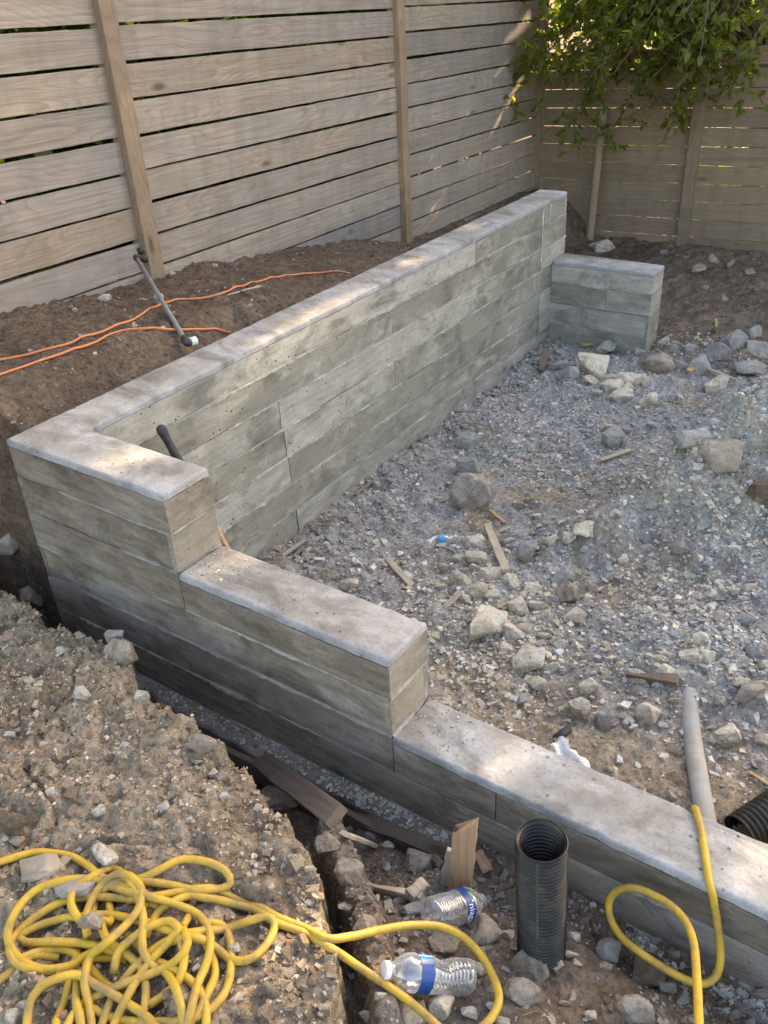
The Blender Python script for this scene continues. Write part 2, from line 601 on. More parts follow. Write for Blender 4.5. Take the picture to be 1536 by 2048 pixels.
M['c_ridge_out'] = concrete('concrete_seam_outer', [(.31, .29, .255), (.27, .25, .215)], (.2, .17, .14), .1, .5, 0, True)
M['lime'] = plain('white_lime', (.58, .575, .55), .9, .2, .3, 60)
M['footing'] = concrete('concrete_footing', [(.255, .243, .225), (.225, .212, .195)], (.16, .13, .10), .3, .85, .4, True)
M['ground'] = vcol('bare_ground', .96, 60, .75, 1.0, .008)
M['pebble'] = vcol('gravel', .93, 160, .35, .5, .003)
M['pale'] = stone('limestone_rubble', [(.46, .40, .31), (.57, .51, .41), (.50, .44, .345), (.62, .565, .47)], (.36, .28, .19))
M['grey'] = stone('grey_concrete_clod', [(.255, .245, .235), (.32, .31, .295), (.28, .27, .255), (.36, .345, .325)], (.2, .18, .155))
M['brown'] = stone('brown_stone', [(.26, .215, .17), (.34, .29, .235), (.30, .255, .205), (.37, .32, .26)], (.165, .125, .09))
M['dark'] = stone('dark_clod', [(.13, .095, .07), (.155, .115, .085)], (.075, .055, .04))
M['white'] = stone('white_stone', [(.45, .41, .35), (.53, .49, .43)], (.33, .27, .2))
M['hose'] = plain('yellow_rubber', (.55, .335, .04), .5, .35, .55, 24, (.22, .145, .065), .9)
M['cord'] = plain('orange_cord', (.62, .20, .075), .5, .4, .2, 60, (.3, .15, .09), .5)
M['black'] = plain('black_plastic', (.009, .008, .007), .36, .4, .2, 50, (.085, .06, .04), .6)
M['rubber'] = plain('black_rubber', (.022, .022, .023), .6, .4, .3, 90, (.07, .065, .06), .5)
M['pvc'] = plain('grey_pvc', (.19, .19, .19), .6, .4, .4, 60, (.12, .1, .085), .6)
M['pvcw'] = plain('white_pvc', (.72, .71, .68), .5, .4, .15, 60, (.45, .4, .34), .4)
M['green'] = plain('green_stripe', (.022, .05, .012), .5, .4, .3, 60, (.12, .1, .07), .5)
M['dustpipe'] = plain('dusty_conduit', (.34, .33, .31), .85, .2, .35, 25, (.29, .24, .18), .8)
M['cap'] = plain('white_cap', (.78, .74, .72), .45, .45, .1, 60)
M['blue'] = plain('blue_label', (.004, .05, .22), .35, .5, .1, 30)
M['cyan'] = plain('light_blue_label', (.012, .27, .55), .35, .5, .1, 30)
M['ink'] = plain('white_ink', (.8, .82, .84), .4, .4, .05, 30)
M['greenink'] = plain('green_ink', (.12, .42, .08), .4, .4, .05, 30)
M['yellowink'] = plain('yellow_ink', (.8, .72, .12), .4, .4, .05, 30)
M['bark'] = plain('bark', (.16, .12, .085), .9, .2, .5, 40)
M['twig'] = plain('twig', (.2, .155, .11), .9, .2, .4, 40)
M['leaf'] = leafmat('leaf', (1, 1, 1), .55)
M['leaf_far'] = leafmat('leaf_far', (1, 1, 1), .62)


def plastic(name):
    s = NT(name, .12, .5)
    tr = s.n('ShaderNodeBsdfTransparent', {'Color': (.9, .92, .93, 1)})
    gl = s.n('ShaderNodeBsdfGlossy', {'Color': (1, 1, 1, 1), 'Roughness': .12})
    df = s.n('ShaderNodeBsdfDiffuse', {'Color': (.75, .77, .78, 1)})
    lw = s.n('ShaderNodeLayerWeight', {'Blend': .42})
    c = s.coords((1, 1, 1))
    nb = s.bump(s.noise(c, 55, 3, .6), .35, .004)
    for q in (gl, lw):
        s.put(q.inputs['Normal'], nb)
    f = s.math('ADD', s.math('MULTIPLY', lw.outputs['Facing'], .55), .06)
    m1 = s.n('ShaderNodeMixShader', {0: f, 1: tr.outputs[0], 2: gl.outputs[0]})
    m2 = s.n('ShaderNodeMixShader', {0: s.math('ADD', s.math('MULTIPLY', lw.outputs['Facing'], .25), .05), 1: m1.outputs[0], 2: df.outputs[0]})
    s.t.links.new(m2.outputs[0], s.out.inputs[0])
    return s.m


M['clear'] = plastic('clear_bottle_plastic')


def paper():
    s = NT('printed_paper', .7, .3)
    c = s.coords((1, 1, 1), rnd=False)
    sx = s.n('ShaderNodeSeparateXYZ', {0: c})
    ln = s.math('LESS_THAN', s.math('FRACT', s.math('MULTIPLY', sx.outputs[1], 220.0)), .5)
    wd = s.math('GREATER_THAN', s.noise(s.n('ShaderNodeVectorMath', {0: c, 1: (230, 220, 1)}, operation='MULTIPLY').outputs[0], 1.0, 1), .45)
    ink = s.math('MULTIPLY', ln, wd)
    return s.done(s.mix(s.math('MULTIPLY', ink, .6), (.66, .65, .63), (.13, .13, .14)))


M['paper'] = paper()
#@@STRUCTURE
# ================================================================== GROUND
def axis(parts):
    a = []
    for lo, hi, st in parts:
        a.append(np.arange(lo, hi - 1e-9, st))
    return np.unique(np.round(np.concatenate(a), 5))


gx = axis([(-60, -10, 10), (-10, -3, 1.0), (-3, -1.4, .1), (-1.4, 0, .012), (0, 2.7, .0072), (2.7, 3.4, .03), (3.4, 6, .1), (6, 12, 1.0), (12, 70, 10)])
gy = axis([(-60, -10, 10), (-10, -3, .8), (-3, -1.25, .08), (-1.25, .2, .0072), (.2, 2.6, .0105), (2.6, 4.6, .014), (4.6, 7, .03), (7, 12, .5), (12, 80, 8)])
XX, YY = np.meshgrid(gx, gy, indexing='ij')
ZZ = H(XX, YY)


def ground_colour(x, y):
    n1 = fbm(x, y, 2.2, 4, 41)
    n2 = fbm(x, y, 11, 4, 43)
    n3 = fbm(x, y, 40, 3, 47)
    brown = np.array([.14, .10, .072])
    tan = np.array([.31, .243, .172])
    grey = np.array([.315, .30, .28])
    darkg = np.array([.15, .135, .118])
    umber = np.array([.185, .132, .094])

    def L(a, b, k):
        return a + (b - a) * np.clip(k, 0, 1)[..., None]
    c = np.broadcast_to(tan, x.shape + (3,)).copy()
    yard = (x > T * .5) & (y > T * .5)
    side = (x <= T * .5) & (y > .05)
    # yard: grey crushed stone over tan dirt
    kg = sst(.22, .62, .55 + .6 * n1 + .4 * n2)
    near = sst(1.15, .55, y) * sst(1.2, 1.5, x)
    cy = L(np.broadcast_to(tan * .95, c.shape), np.broadcast_to(grey, c.shape), kg * (1 - .85 * near) + .25 * sst(1.0, .3, x))
    cy = L(cy, np.broadcast_to(umber, c.shape), sst(3.7, 4.1, y + .2 * n1) * .95)
    cy = L(cy, np.broadcast_to(grey, c.shape), np.exp(-((x - 2.0) ** 2 / .5 + (y - 2.2) ** 2 / .9)) * (.5 + .8 * kg) * .9)
    c = np.where(yard[..., None], cy, c)
    cs = .85 * L(np.broadcast_to(umber, c.shape), np.broadcast_to(brown, c.shape), sst(-.4, .5, n1 + .4 * n2))
    cs = L(cs, np.broadcast_to(tan, c.shape), sst(.25, .7, n2) * .35)
    c = np.where(side[..., None], cs, c)
    out = ~yard & ~side
    d = poly_sd(x, y, EDGE)
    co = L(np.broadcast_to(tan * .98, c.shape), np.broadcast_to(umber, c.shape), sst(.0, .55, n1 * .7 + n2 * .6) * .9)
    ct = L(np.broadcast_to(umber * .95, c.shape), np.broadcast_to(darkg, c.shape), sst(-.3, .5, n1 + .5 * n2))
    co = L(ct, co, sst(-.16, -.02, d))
    c = np.where(out[..., None], co, c)
    return c * (1 + .18 * n3)[..., None]


def build_ground():
    nx, ny = XX.shape
    v = np.stack([XX, YY, ZZ], -1).reshape(-1, 3)
    i = np.arange(nx * ny).reshape(nx, ny)
    f = np.stack([i[:-1, :-1], i[1:, :-1], i[1:, 1:], i[:-1, 1:]], -1).reshape(-1, 4)
    o = obj('ground', v, f, M['ground'], None, True, ground_colour(XX, YY).reshape(-1, 3))
    o['kind'] = 'structure'


build_ground()

# ================================================================== BOARD-FORMED CONCRETE WALL
wall = empty('retaining_wall', (0, 0, -.84), 'L-shaped board-formed grey concrete retaining wall with stepped front arm', 'retaining wall')
WX = 4.3                                              # the lowest step runs on out of the picture


def put(o, parent, m):
    o.matrix_basis = Matrix.Translation(-Vector(parent.location)) @ m
    return link(o, parent)


def core(name, x0, x1, y0, y1, z0, z1):
    v = [(x, y, z) for x in (x0, x1) for y in (y0, y1) for z in (z0, z1)]
    f = [(0, 1, 3, 2), (4, 6, 7, 5), (0, 4, 5, 1), (2, 3, 7, 6), (0, 2, 6, 4), (1, 5, 7, 3)]
    o = obj(name, np.array(v) - np.array(wall.location), f, M['c_in'], wall)
    return o


I = .006
core('long_core', I, T - I, I, LW - I, -1.0, -.012)
core('front_core', T - I, L1 - I, I + .0007, T - I, -.9993, -.0127)
core('front_core', L1 - I, L1 + L2 - I, I + .0013, T - I - .001, -.9986, -.28 - .012)
core('front_core', L1 + L2 - I, WX, I + .002, T - I - .002, -.998, -.56 - .012)
core('return_core', T - I, T + RET - I, LW - T + I, LW - I - .001, -.9995, RETZ - .012)


def cap(name, outline, z, r=.0095, h=.026, seed=0):
    """trowelled top with its tooled round edge; outline anticlockwise"""
    rg = np.random.default_rng(seed)
    P, Nn = [], []
    n = len(outline)
    for i in range(n):
        a, b, c = np.array(outline[i - 1], float), np.array(outline[i], float), np.array(outline[(i + 1) % n], float)
        e0, e1 = (b - a) / np.linalg.norm(b - a), (c - b) / np.linalg.norm(c - b)
        n0, n1 = np.array([e0[1], -e0[0]]), np.array([e1[1], -e1[0]])
        m = n0 + n1
        m = m / (m @ n0)
        P.append(b)
        Nn.append(m)
        L = np.linalg.norm(c - b)
        k = int(L / .025)
        for j in range(1, k):
            P.append(b + (c - b) * j / k)
            Nn.append(n1)
    P, Nn = np.array(P), np.array(Nn)
    k = len(P)
    wob = .0016 * fbm(P[:, 0], P[:, 1], 9, 3, seed) + rg.normal(0, .0007, k) - .0045 * sst(.80, .95, vn(P[:, 0] * 37 + 5, P[:, 1] * 37, seed + 8))
    rings = [(-r * 1.9, .0, .0006), (-r, -.0012, 1), (-r * .62, -r * .12, 1), (-r * .29, -r * .4, 1), (-r * .07, -r * .75, 1), (0, -r * 1.2, 1), (0, -h, 1)]
    v = []
    for off, dz, w in rings:
        q = P + Nn * (off + wob * w)[:, None]
        zz = z + dz + .0012 * fbm(P[:, 0], P[:, 1], 5, 3, seed + 3) * (dz > -.002)
        v.append(np.column_stack([q, zz]))
    v = np.vstack(v) - np.array(wall.location)
    f = []
    for a in range(len(rings) - 1):
        for j in range(k):
            j2 = (j + 1) % k
            f.append((a * k + j, (a + 1) * k + j, (a + 1) * k + j2, a * k + j2))
    nl = len(f)
    f.append(tuple(range(k)))
    o = obj(name, v, f, M['c_top'], wall, True)
    o.data.materials.append(M['c_lip'])
    mi = np.ones(len(o.data.polygons), np.int32)
    mi[nl:] = 0
    mi[:k] = 0
    o.data.polygons.foreach_set('material_index', mi)
    return o


cap('wall_top', [(0, 0), (L1, 0), (L1, T), (T, T), (T, LW), (0, LW)], 0, seed=1)
cap('wall_top', [(L1 + .001, 0), (L1 + L2, 0), (L1 + L2, T), (L1 + .001, T)], -.28, seed=2)
cap('wall_top', [(L1 + L2 + .001, 0), (WX, 0), (WX, T), (L1 + L2 + .001, T)], -.56, seed=3)
cap('wall_top', [(T + .001, LW - T), (T + RET, LW - T), (T + RET, LW), (T + .001, LW)], RETZ, seed=4)


def wall_face(o, u, nrm, rows, mat, seed, ridge=.006):
    """rows: (distance along u from, to, top z, height, joints). One board imprint per panel, a rough fin along each joint"""
    rg = np.random.default_rng(seed)
    o, u, nrm = Vector(o), Vector(u), Vector(nrm)
    zax = u.cross(nrm)
    up = zax.z
    for (s0, s1, zt, hh, joints) in rows:
        cuts = [s0] + [j for j in joints if s0 < j < s1] + [s1]
        for a, b in zip(cuts[:-1], cuts[1:]):
            proud = rg.uniform(-.003, .0035)
            l = b - a - .003
            v, f = box_bev(l, .02, hh - .0062, .002, max(2, int(l / .05)), .0009, int(rg.integers(1e6)))
            q = bpy.data.objects.new('board_panel', mesh_data('board_panel', v, f, mat))
            m = Matrix((u, nrm, zax)).transposed().to_4x4()
            c = o + u * ((a + b) / 2) + nrm * (proud - .01)
            m.translation = Vector((c.x, c.y, zt - hh / 2))
            put(q, wall, m)
        # fin along the lower joint
        n = max(4, int((s1 - s0) / .009))
        ss = np.linspace(s0 + .002, s1 - .002, n)
        sd = int(rg.integers(1000))
        k = sst(.36 if ridge < .009 else .2, .75 if ridge < .009 else .55, vn(ss * 3.1, ss * 0 + sd, sd)) * (.35 + .9 * vn(ss * 70, ss * 0, sd + 3)) * (.5 + vn(ss * 19, ss * 0, sd + 5))
        outw = ridge * k - .004 * (1 - np.clip(k * 3, 0, 1))
        hgt = .0004 + .0050 * k
        zz = .0014 * (vn(ss * 40, ss * 0, sd + 9) - .5)
        V = np.zeros((n, 4, 3))
        V[:, :, 0] = ss[:, None]
        V[:, 0, 1], V[:, 1, 1], V[:, 2, 1], V[:, 3, 1] = -.006, outw, outw * .8, -.006
        V[:, 0, 2], V[:, 1, 2], V[:, 2, 2], V[:, 3, 2] = zz + hgt, zz + hgt * .5, zz - hgt * .6, zz - hgt
        idx = np.arange(n * 4).reshape(n, 4)
        F = np.concatenate([np.stack([idx[:-1, j], idx[1:, j], idx[1:, j + 1], idx[:-1, j + 1]], -1) for j in range(3)])
        q = bpy.data.objects.new('seam_ridge', mesh_data('seam_ridge', V.reshape(-1, 3), F, M['c_ridge_out' if mat == M['c_out'] else 'c_ridge']))
        m = Matrix((u, nrm, zax)).transposed().to_4x4()
        m.translation = Vector((o.x, o.y, zt - hh))
        put(q, wall, m)


def rows_of(s0, s1, ztop, n, joints=None):
    r = []
    for i in range(n):
        zt = ztop - i * BH
        h_ = BH
        if i == 0:
            zt -= .0265
            h_ -= .0265
        r.append((s0, s1, zt, h_, (joints[i] if joints else [])))
    return r


# yard side of the long wall, joints staggered as in the forms
wall_face((T, 0, 0), (0, 1, 0), (1, 0, 0), rows_of(T, LW, 0, 8, [[2.85, 3.69], [2.0, 3.69], [1.13, 2.86, 3.69], [1.14, 2.01, 3.69], [1.15, 2.84, 3.69],
          [2.02, 3.69], [1.16, 2.85, 3.69], [2.0, 3.69]]), M['c_in'], 11, .0095)
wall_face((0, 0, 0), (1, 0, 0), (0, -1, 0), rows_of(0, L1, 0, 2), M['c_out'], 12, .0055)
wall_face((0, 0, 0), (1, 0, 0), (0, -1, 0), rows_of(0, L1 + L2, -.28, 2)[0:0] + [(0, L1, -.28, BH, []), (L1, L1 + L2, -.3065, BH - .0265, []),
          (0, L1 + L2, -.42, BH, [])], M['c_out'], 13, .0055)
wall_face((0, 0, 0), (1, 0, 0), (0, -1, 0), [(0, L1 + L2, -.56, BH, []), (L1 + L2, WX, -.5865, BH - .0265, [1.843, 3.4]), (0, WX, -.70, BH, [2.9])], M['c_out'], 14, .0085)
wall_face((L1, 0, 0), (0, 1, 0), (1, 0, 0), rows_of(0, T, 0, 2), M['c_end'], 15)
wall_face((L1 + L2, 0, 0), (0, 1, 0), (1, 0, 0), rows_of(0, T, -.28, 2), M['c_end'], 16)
wall_face((0, T, 0), (1, 0, 0), (0, 1, 0), [(T, L1, -.0265, .1135, []), (T, L1, -.14, BH, []), (T, L1, -.28, BH, []), (L1, L1 + L2, -.3065, .1135, []),
          (T, L1 + L2, -.42, BH, []), (T, L1 + L2, -.56, BH, []), (L1 + L2, WX, -.5865, .1135, []), (T, WX, -.70, BH, []), (T, WX, -.84, BH, [])], M['c_in'], 17)
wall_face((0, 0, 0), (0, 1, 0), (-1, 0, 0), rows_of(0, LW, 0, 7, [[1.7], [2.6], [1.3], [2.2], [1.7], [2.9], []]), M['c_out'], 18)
wall_face((0, LW, 0), (1, 0, 0), (0, 1, 0), rows_of(0, T, 0, 7), M['c_in'], 19)
wall_face((0, LW - T, 0), (1, 0, 0), (0, -1, 0), rows_of(T + .003, T + RET, RETZ, 4, [[], [.576], [], []]), M['c_in'], 20, .005)
wall_face((T + RET, 0, 0), (0, 1, 0), (1, 0, 0), rows_of(LW - T, LW, RETZ, 4), M['c_in'], 21, .005)
wall_face((0, LW, 0), (1, 0, 0), (0, 1, 0), rows_of(T, T + RET, RETZ, 4), M['c_in'], 22, .005)


def footing():
    xs = np.arange(-.07, WX, .02)
    n = len(xs)
    e = -.062 + .010 * fbm(xs, xs * 0, 4, 4, 3) + .006 * fbm(xs, xs * 0, 30, 2, 4)
    zt = -.843 + .004 * fbm(xs, xs * 0, 7, 3, 6)
    V = np.zeros((n, 5, 3))
    V[:, :, 0] = xs[:, None]
    V[:, 0, 1], V[:, 0, 2] = T + .06, zt
    V[:, 1, 1], V[:, 1, 2] = .0, zt
    V[:, 2, 1], V[:, 2, 2] = e + .008, zt - .002
    V[:, 3, 1], V[:, 3, 2] = e, zt - .012
    V[:, 4, 1], V[:, 4, 2] = e + .004, -1.12
    idx = np.arange(n * 5).reshape(n, 5)
    F = np.concatenate([np.stack([idx[:-1, j], idx[:-1, j + 1], idx[1:, j + 1], idx[1:, j]], -1) for j in range(4)])
    obj('footing', V.reshape(-1, 3) - np.array(wall.location), F, M['footing'], wall)
    for y0, s_ in ((LW, 1),):
        pass


footing()


def lime_streak(y, z0, z1, seed):
    zs = np.arange(z1, z0, .008)
    rg = np.random.default_rng(seed)
    n = len(zs)
    w = np.abs(.0075 * rg.random(n) ** 2 * (vn(zs * 30, zs * 0, seed) > .4)) + .0004
    c = y + .004 * fbm(zs, zs * 0, 14, 3, seed)
    V = np.zeros((n, 3, 3))
    V[:, 0] = np.column_stack([np.full(n, T + .0005), c - w, zs])
    V[:, 1] = np.column_stack([T + .004 + .003 * rg.random(n), c, zs])
    V[:, 2] = np.column_stack([np.full(n, T + .0005), c + w, zs])
    idx = np.arange(n * 3).reshape(n, 3)
    F = np.concatenate([np.stack([idx[:-1, j], idx[1:, j], idx[1:, j + 1], idx[:-1, j + 1]], -1) for j in range(2)])
    o = obj('lime_streak', V.reshape(-1, 3) - np.array(wall.location), F, M['lime'], wall)
    o['label'] = 'white lime streak down the end joint'


lime_streak(3.69, -.05, -.36, 1)
lime_streak(3.60, -.40, -.52, 2)
lime_streak(3.79, -.02, -.12, 3)

# ================================================================== FENCES
FP = .155


def fx(y):
    return -.8903 - .05489 * y


def fence_left():
    root = empty('wooden_fence', (fx(1.5), 1.5, 0), 'weathered grey board fence on its posts behind the long concrete wall', 'fence')
    face = (1, .0549, 0)
    rg = np.random.default_rng(5)
    panels = [(-.95, 1.53, 1.1515, 8), (1.60, 4.085, 1.155, 10), (4.14, 6.56, 1.166, 13)]
    for (y0, y1, z0, kb) in panels:
        for k in range(-4, kb + 1):
            def zc(y):
                return z0 - (k - .5) * FP - .0292 * (y - .05)
            g = rg.uniform(.009, .017)
            tilt = rg.normal(0, .0025)
            off = rg.uniform(-.003, .003)
            a = (fx(y0) + off - .012, y0, zc(y0) + tilt)
            b = (fx(y1) + off - .012, y1, zc(y1) - tilt)
            member('board', a, b, .02, FP - g, face, M['fence'], root, .0015, 24, .0008, int(rg.integers(1e6)))
    for (yc, zb, zt) in ((-.98, -.2, 1.78), (1.565, -.25, 1.75), (4.11, -.7, 1.66), (6.60, -.9, 1.6)):
        x = fx(yc)
        member('post', (x + .002, yc, zb), (x - .006, yc, zt), .085, .098 if yc < 4 else .09, face, M['post'], root, .003, 8, .0006, int(yc * 50 + 90))


def fence_far():
    root = empty('wooden_fence', (.2, 6.6, -1), 'brown board fence closing the far end beneath the overhanging tree', 'fence')
    rg = np.random.default_rng(9)
    face = (-.034, -1, 0)
    th = -.0343

    def fy(x):
        return 6.594 + .0343 * x
    for (x0, x1, kt) in ((-1.2, .17, -1), (.24, 1.66, -1), (1.72, 3.2, -3), (3.26, 4.8, -3)):
        for k in range(kt, 10):
            g = rg.uniform(.003, .0075)

            def zc(x):
                return .293 - (k - .5) * .15 + .0230 * (x + .226)
            member('board', (x0, fy(x0) + .012, zc(x0)), (x1, fy(x1) + .012, zc(x1)), .02, .15 - g, face, M['fence_far'], root, .0015, 14, .0008, int(rg.integers(1e6)))
        if kt == -1:
            z = .293 + 1.5 * .15 + .012
            member('top_rail', (x0, fy(x0) - .01, z - .055 + .0096), (x1, fy(x1) - .01, z - .055 + .04), .09, .022, face, M['post'], root)
            if x0 > 0:
                member('side_trim', (x0 + .03, fy(x0), z), (x0 + .03, fy(x0), 1.2), .03, .022, face, M['fence'], root)
    for x, zt in ((.205, 1.5), (1.69, 1.5), (3.23, 1.2)):
        member('post', (x, fy(x) - .008, -1.2), (x, fy(x) - .008, zt), .085, .09, face, M['post'], root, .003, 8, .0006, int(x * 60 + 31))
    # the top bar over the open bay
    member('top_rail', (.1, fy(.1) - .01, 1.45), (1.8, fy(1.8) - .01, 1.47), .05, .09, face, M['post'], root)


fence_left()
fence_far()
#@@OBJECTS
# ================================================================== TREES AND HEDGE (they also shade the yard)
def patch(px, py, axis_, c):
    return at(px, py, axis_, c)


HOLES = []                                            # gaps cut in the foliage along sun rays to place the sun patches
for (px, py, z, r) in ((535, 680, 0, 0.009), (575, 660, 0, 0.010), (610, 640, 0, 0.013), (650, 618, 0, 0.013), (690, 598, 0, 0.013), (735, 580, 0, 0.009),
                       (812, 528, 0, 0.013), (835, 518, 0, 0.010), (930, 455, 0, 0.015), (955, 450, 0, 0.013), (1078, 404, 0, 0.015),
                       (300, 905, 0, .02), (1020, 1520, -.56, .02), (1510, 1705, -.56, .03),
                       (480, 1112, -.28, .015), (640, 1835, -.5, .02), (650, 1870, -.5, .015), (800, 1935, -.6, .01), (900, 1310, -.28, .0)):
    HOLES.append((at(px, py, 2, z), r))
for (px, py, x, r) in ((1010, 110, -1.2, .06), (1045, 60, -1.23, .08), (1040, 180, -1.2, .05)):
    HOLES.append((at(px, py, 0, x), r))


def carve(C, L, glow=0):
    keep = np.ones(len(C), bool)
    for P, r in HOLES:
        if r <= 0:
            continue
        w = C - P[None]
        t = w @ SUNV
        d = np.linalg.norm(w - t[:, None] * SUNV[None], axis=1)
        keep &= ~((d < r + .35 * L) & (t > 0))
    if glow == 3:  # sunward leaves of this crown dropped to let light onto its front
        k = (C[:, 1] - 6.1) / SUNV[1]
        qx, qz = C[:, 0] - k * SUNV[0], C[:, 2] - k * SUNV[2]
        keep &= ~((C[:, 1] > 6.45) & (qx > -1.1) & (qx < 1.0) & (qz > .3) & (qz < 1.15) & (np.random.default_rng(4).random(len(C)) < .95))
    elif glow:                                          # leaves taken out towards the sun to make the near crown glow
        rg = np.random.default_rng(len(C))
        for y0, x0, x1, z0, z1, pr in ((6.1, -1.1, 1.0, .4, 1.1, .93), (8.6, -2.6, .8, -.3, 1.2, .96)):
            k = (C[:, 1] - y0) / SUNV[1]
            qx, qz = C[:, 0] - k * SUNV[0], C[:, 2] - k * SUNV[2]
            keep &= ~((C[:, 1] > y0 + .5) & (qx > x0) & (qx < x1) & (qz > z0) & (qz < z1) & (rg.random(len(C)) < pr))
    return keep


def leaf_mesh(name, C, D, size, cols, mat, parent, ratio=.46, seed=0, simple=0):
    """C leaf bases, D directions; each leaf two folded blades"""
    rg = np.random.default_rng(seed)
    k = carve(C + D / (np.linalg.norm(D, axis=1)[:, None] + 1e-9) * size[:, None] * .5, size, simple if simple else (3 if name == 'crown' else 0))
    C, D, size, cols = C[k], D[k], size[k], cols[k]
    n = len(C)
    D = D / (np.linalg.norm(D, axis=1)[:, None] + 1e-9)
    up = rg.normal(0, .55, (n, 3)) + np.array([0, 0, 1.0])
    S = np.cross(D, up)
    S /= np.linalg.norm(S, axis=1)[:, None] + 1e-9
    Nn = np.cross(S, D)
    L = size[:, None]
    W = L * ratio * .5
    loc = np.array(parent.location) if parent is not None else 0
    if simple:
        pts = np.stack([C, C + D * L * .45 + S * W, C + D * L, C + D * L * .45 - S * W], 1)
        F = np.arange(n)[:, None] * 4 + np.arange(4)[None]
        return obj(name, pts.reshape(-1, 3) - loc, F, mat, parent, True, np.repeat(cols, 4, axis=0))
    fold = L * .09
    pts = np.stack([C, C + D * L * .32 + S * W * .92 + Nn * fold, C + D * L * .68 + S * W * .8 + Nn * fold * .9, C + D * L - Nn * L * .08,
                    C + D * L * .68 - S * W * .8 + Nn * fold * .9, C + D * L * .32 - S * W * .92 + Nn * fold], 1)
    b = np.arange(n)[:, None] * 6
    F = np.concatenate([b + np.array([[0, 1, 2, 3]]), b + np.array([[0, 3, 4, 5]])])
    col = np.repeat(cols, 6, axis=0)
    loc = np.array(parent.location) if parent is not None else 0
    return obj(name, pts.reshape(-1, 3) - loc, F, mat, parent, True, col)


def twig_leaves(paths, per, size, rg, spread=.7):
    C, D = [], []
    for P in paths:
        seg = np.diff(P, axis=0)
        for _ in range(per):
            t = rg.random() ** .7 * (len(P) - 1)
            i = min(int(t), len(P) - 2)
            c = P[i] + seg[i] * (t - i)
            d = seg[i] / (np.linalg.norm(seg[i]) + 1e-9) + rg.normal(0, spread, 3)
            C.append(c)
            D.append(d)
    return np.array(C), np.array(D)


def green(n, rg, a=(.075, .11, .028), b=(.165, .185, .045)):
    k = rg.random((n, 1))
    return np.array(a) * (1 - k) + np.array(b) * k


def yard_tree():
    rg = np.random.default_rng(21)
    base = (.55, 7.25, -.9)
    root = empty('broadleaf_tree', base, 'green broadleaf tree hanging low over the far brown fence', 'tree')
    B = np.array(base)
    V = []
    trunk = spline([B + (0, 0, -.2), B + (.02, -.03, .8), B + (-.05, -.12, 1.5), B + (-.1, -.3, 2.2)], .1)
    obj('trunk', *tube(trunk - B, np.linspace(.08, .05, len(trunk)), 10), M['bark'], root, True)
    fork = trunk[-1]
    hub = [trunk[-1], trunk[len(trunk) * 2 // 3], trunk[-4]]
    # branch tips: (photo pixel, y depth) put at their real place in front of and above the fence
    tips = []
    for _ in range(115):
        px, py = rg.uniform(1075, 1430), rg.uniform(-130, 165)
        if (py > 120 and px < 1130) or (px > 1330 and py < 90 and rg.random() < .6):
            continue
        tips.append(at(px, py, 1, rg.uniform(5.75, 6.45)))
    for (px, py, y) in ((985, 115, 5.9), (1000, 150, 5.9), (965, 160, 5.85), (1010, 200, 5.95), (1040, 150, 6.0), (1050, 230, 6.05), (1020, 90, 5.9),
                        (1075, 110, 6.0), (1100, 260, 6.15), (1130, 240, 6.2), (1165, 285, 6.2), (1120, 270, 6.1), (1460, 190, 6.0), (1440, 215, 6.05), (1410, 225, 6.05),
                        (1350, 260, 6.1), (1320, 290, 6.15), (1290, 225, 6.2), (1240, 235, 6.2), (1000, 20, 5.95), (1530, 60, 5.9), (1500, 130, 6.0)):
        tips.append(at(px, py, 1, y))
    for _ in range(70):                                # the crown above the picture
        tips.append(np.array([rg.uniform(-1.0, 2.6), rg.uniform(5.7, 8.4), rg.uniform(.9, 2.9)]))
    limbs, paths = [], []
    for tpt in tips:
        h = hub[int(rg.integers(3))]
        mid = h + (tpt - h) * .5 + np.array([0, 0, .25]) + rg.normal(0, .08, 3)
        P = spline([h, mid, tpt], .06)
        limbs.append(tube(P - B, np.linspace(.018, .0025, len(P)), 5, False))
        paths.append(P[len(P) // 2:])
        for _ in range(7):
            i = int(rg.integers(len(P) // 2, len(P) - 1))
            q = P[i] + rg.normal(0, .13, 3) + np.array([0, -.02, -.03])
            R2 = spline([P[i], (P[i] + q) / 2 + (0, 0, .02), q], .04)
            limbs.append(tube(R2 - B, .0022, 4, False))
            paths.append(R2)
    v, f = joinm(limbs)
    obj('branches', v, f, M['bark'], root, True)
    C, D = twig_leaves(paths, 11, .05, rg)
    n = len(C)
    cols = green(n, rg)
    red = (np.linalg.norm(C - at(985, 165, 1, 5.85), axis=1) < .16)
    cols[red] = cols[red] * .5 + np.array([.12, .05, .02])
    leaf_mesh('crown', C, D, rg.uniform(.045, .085, n), cols, M['leaf'], root, .58, 3)


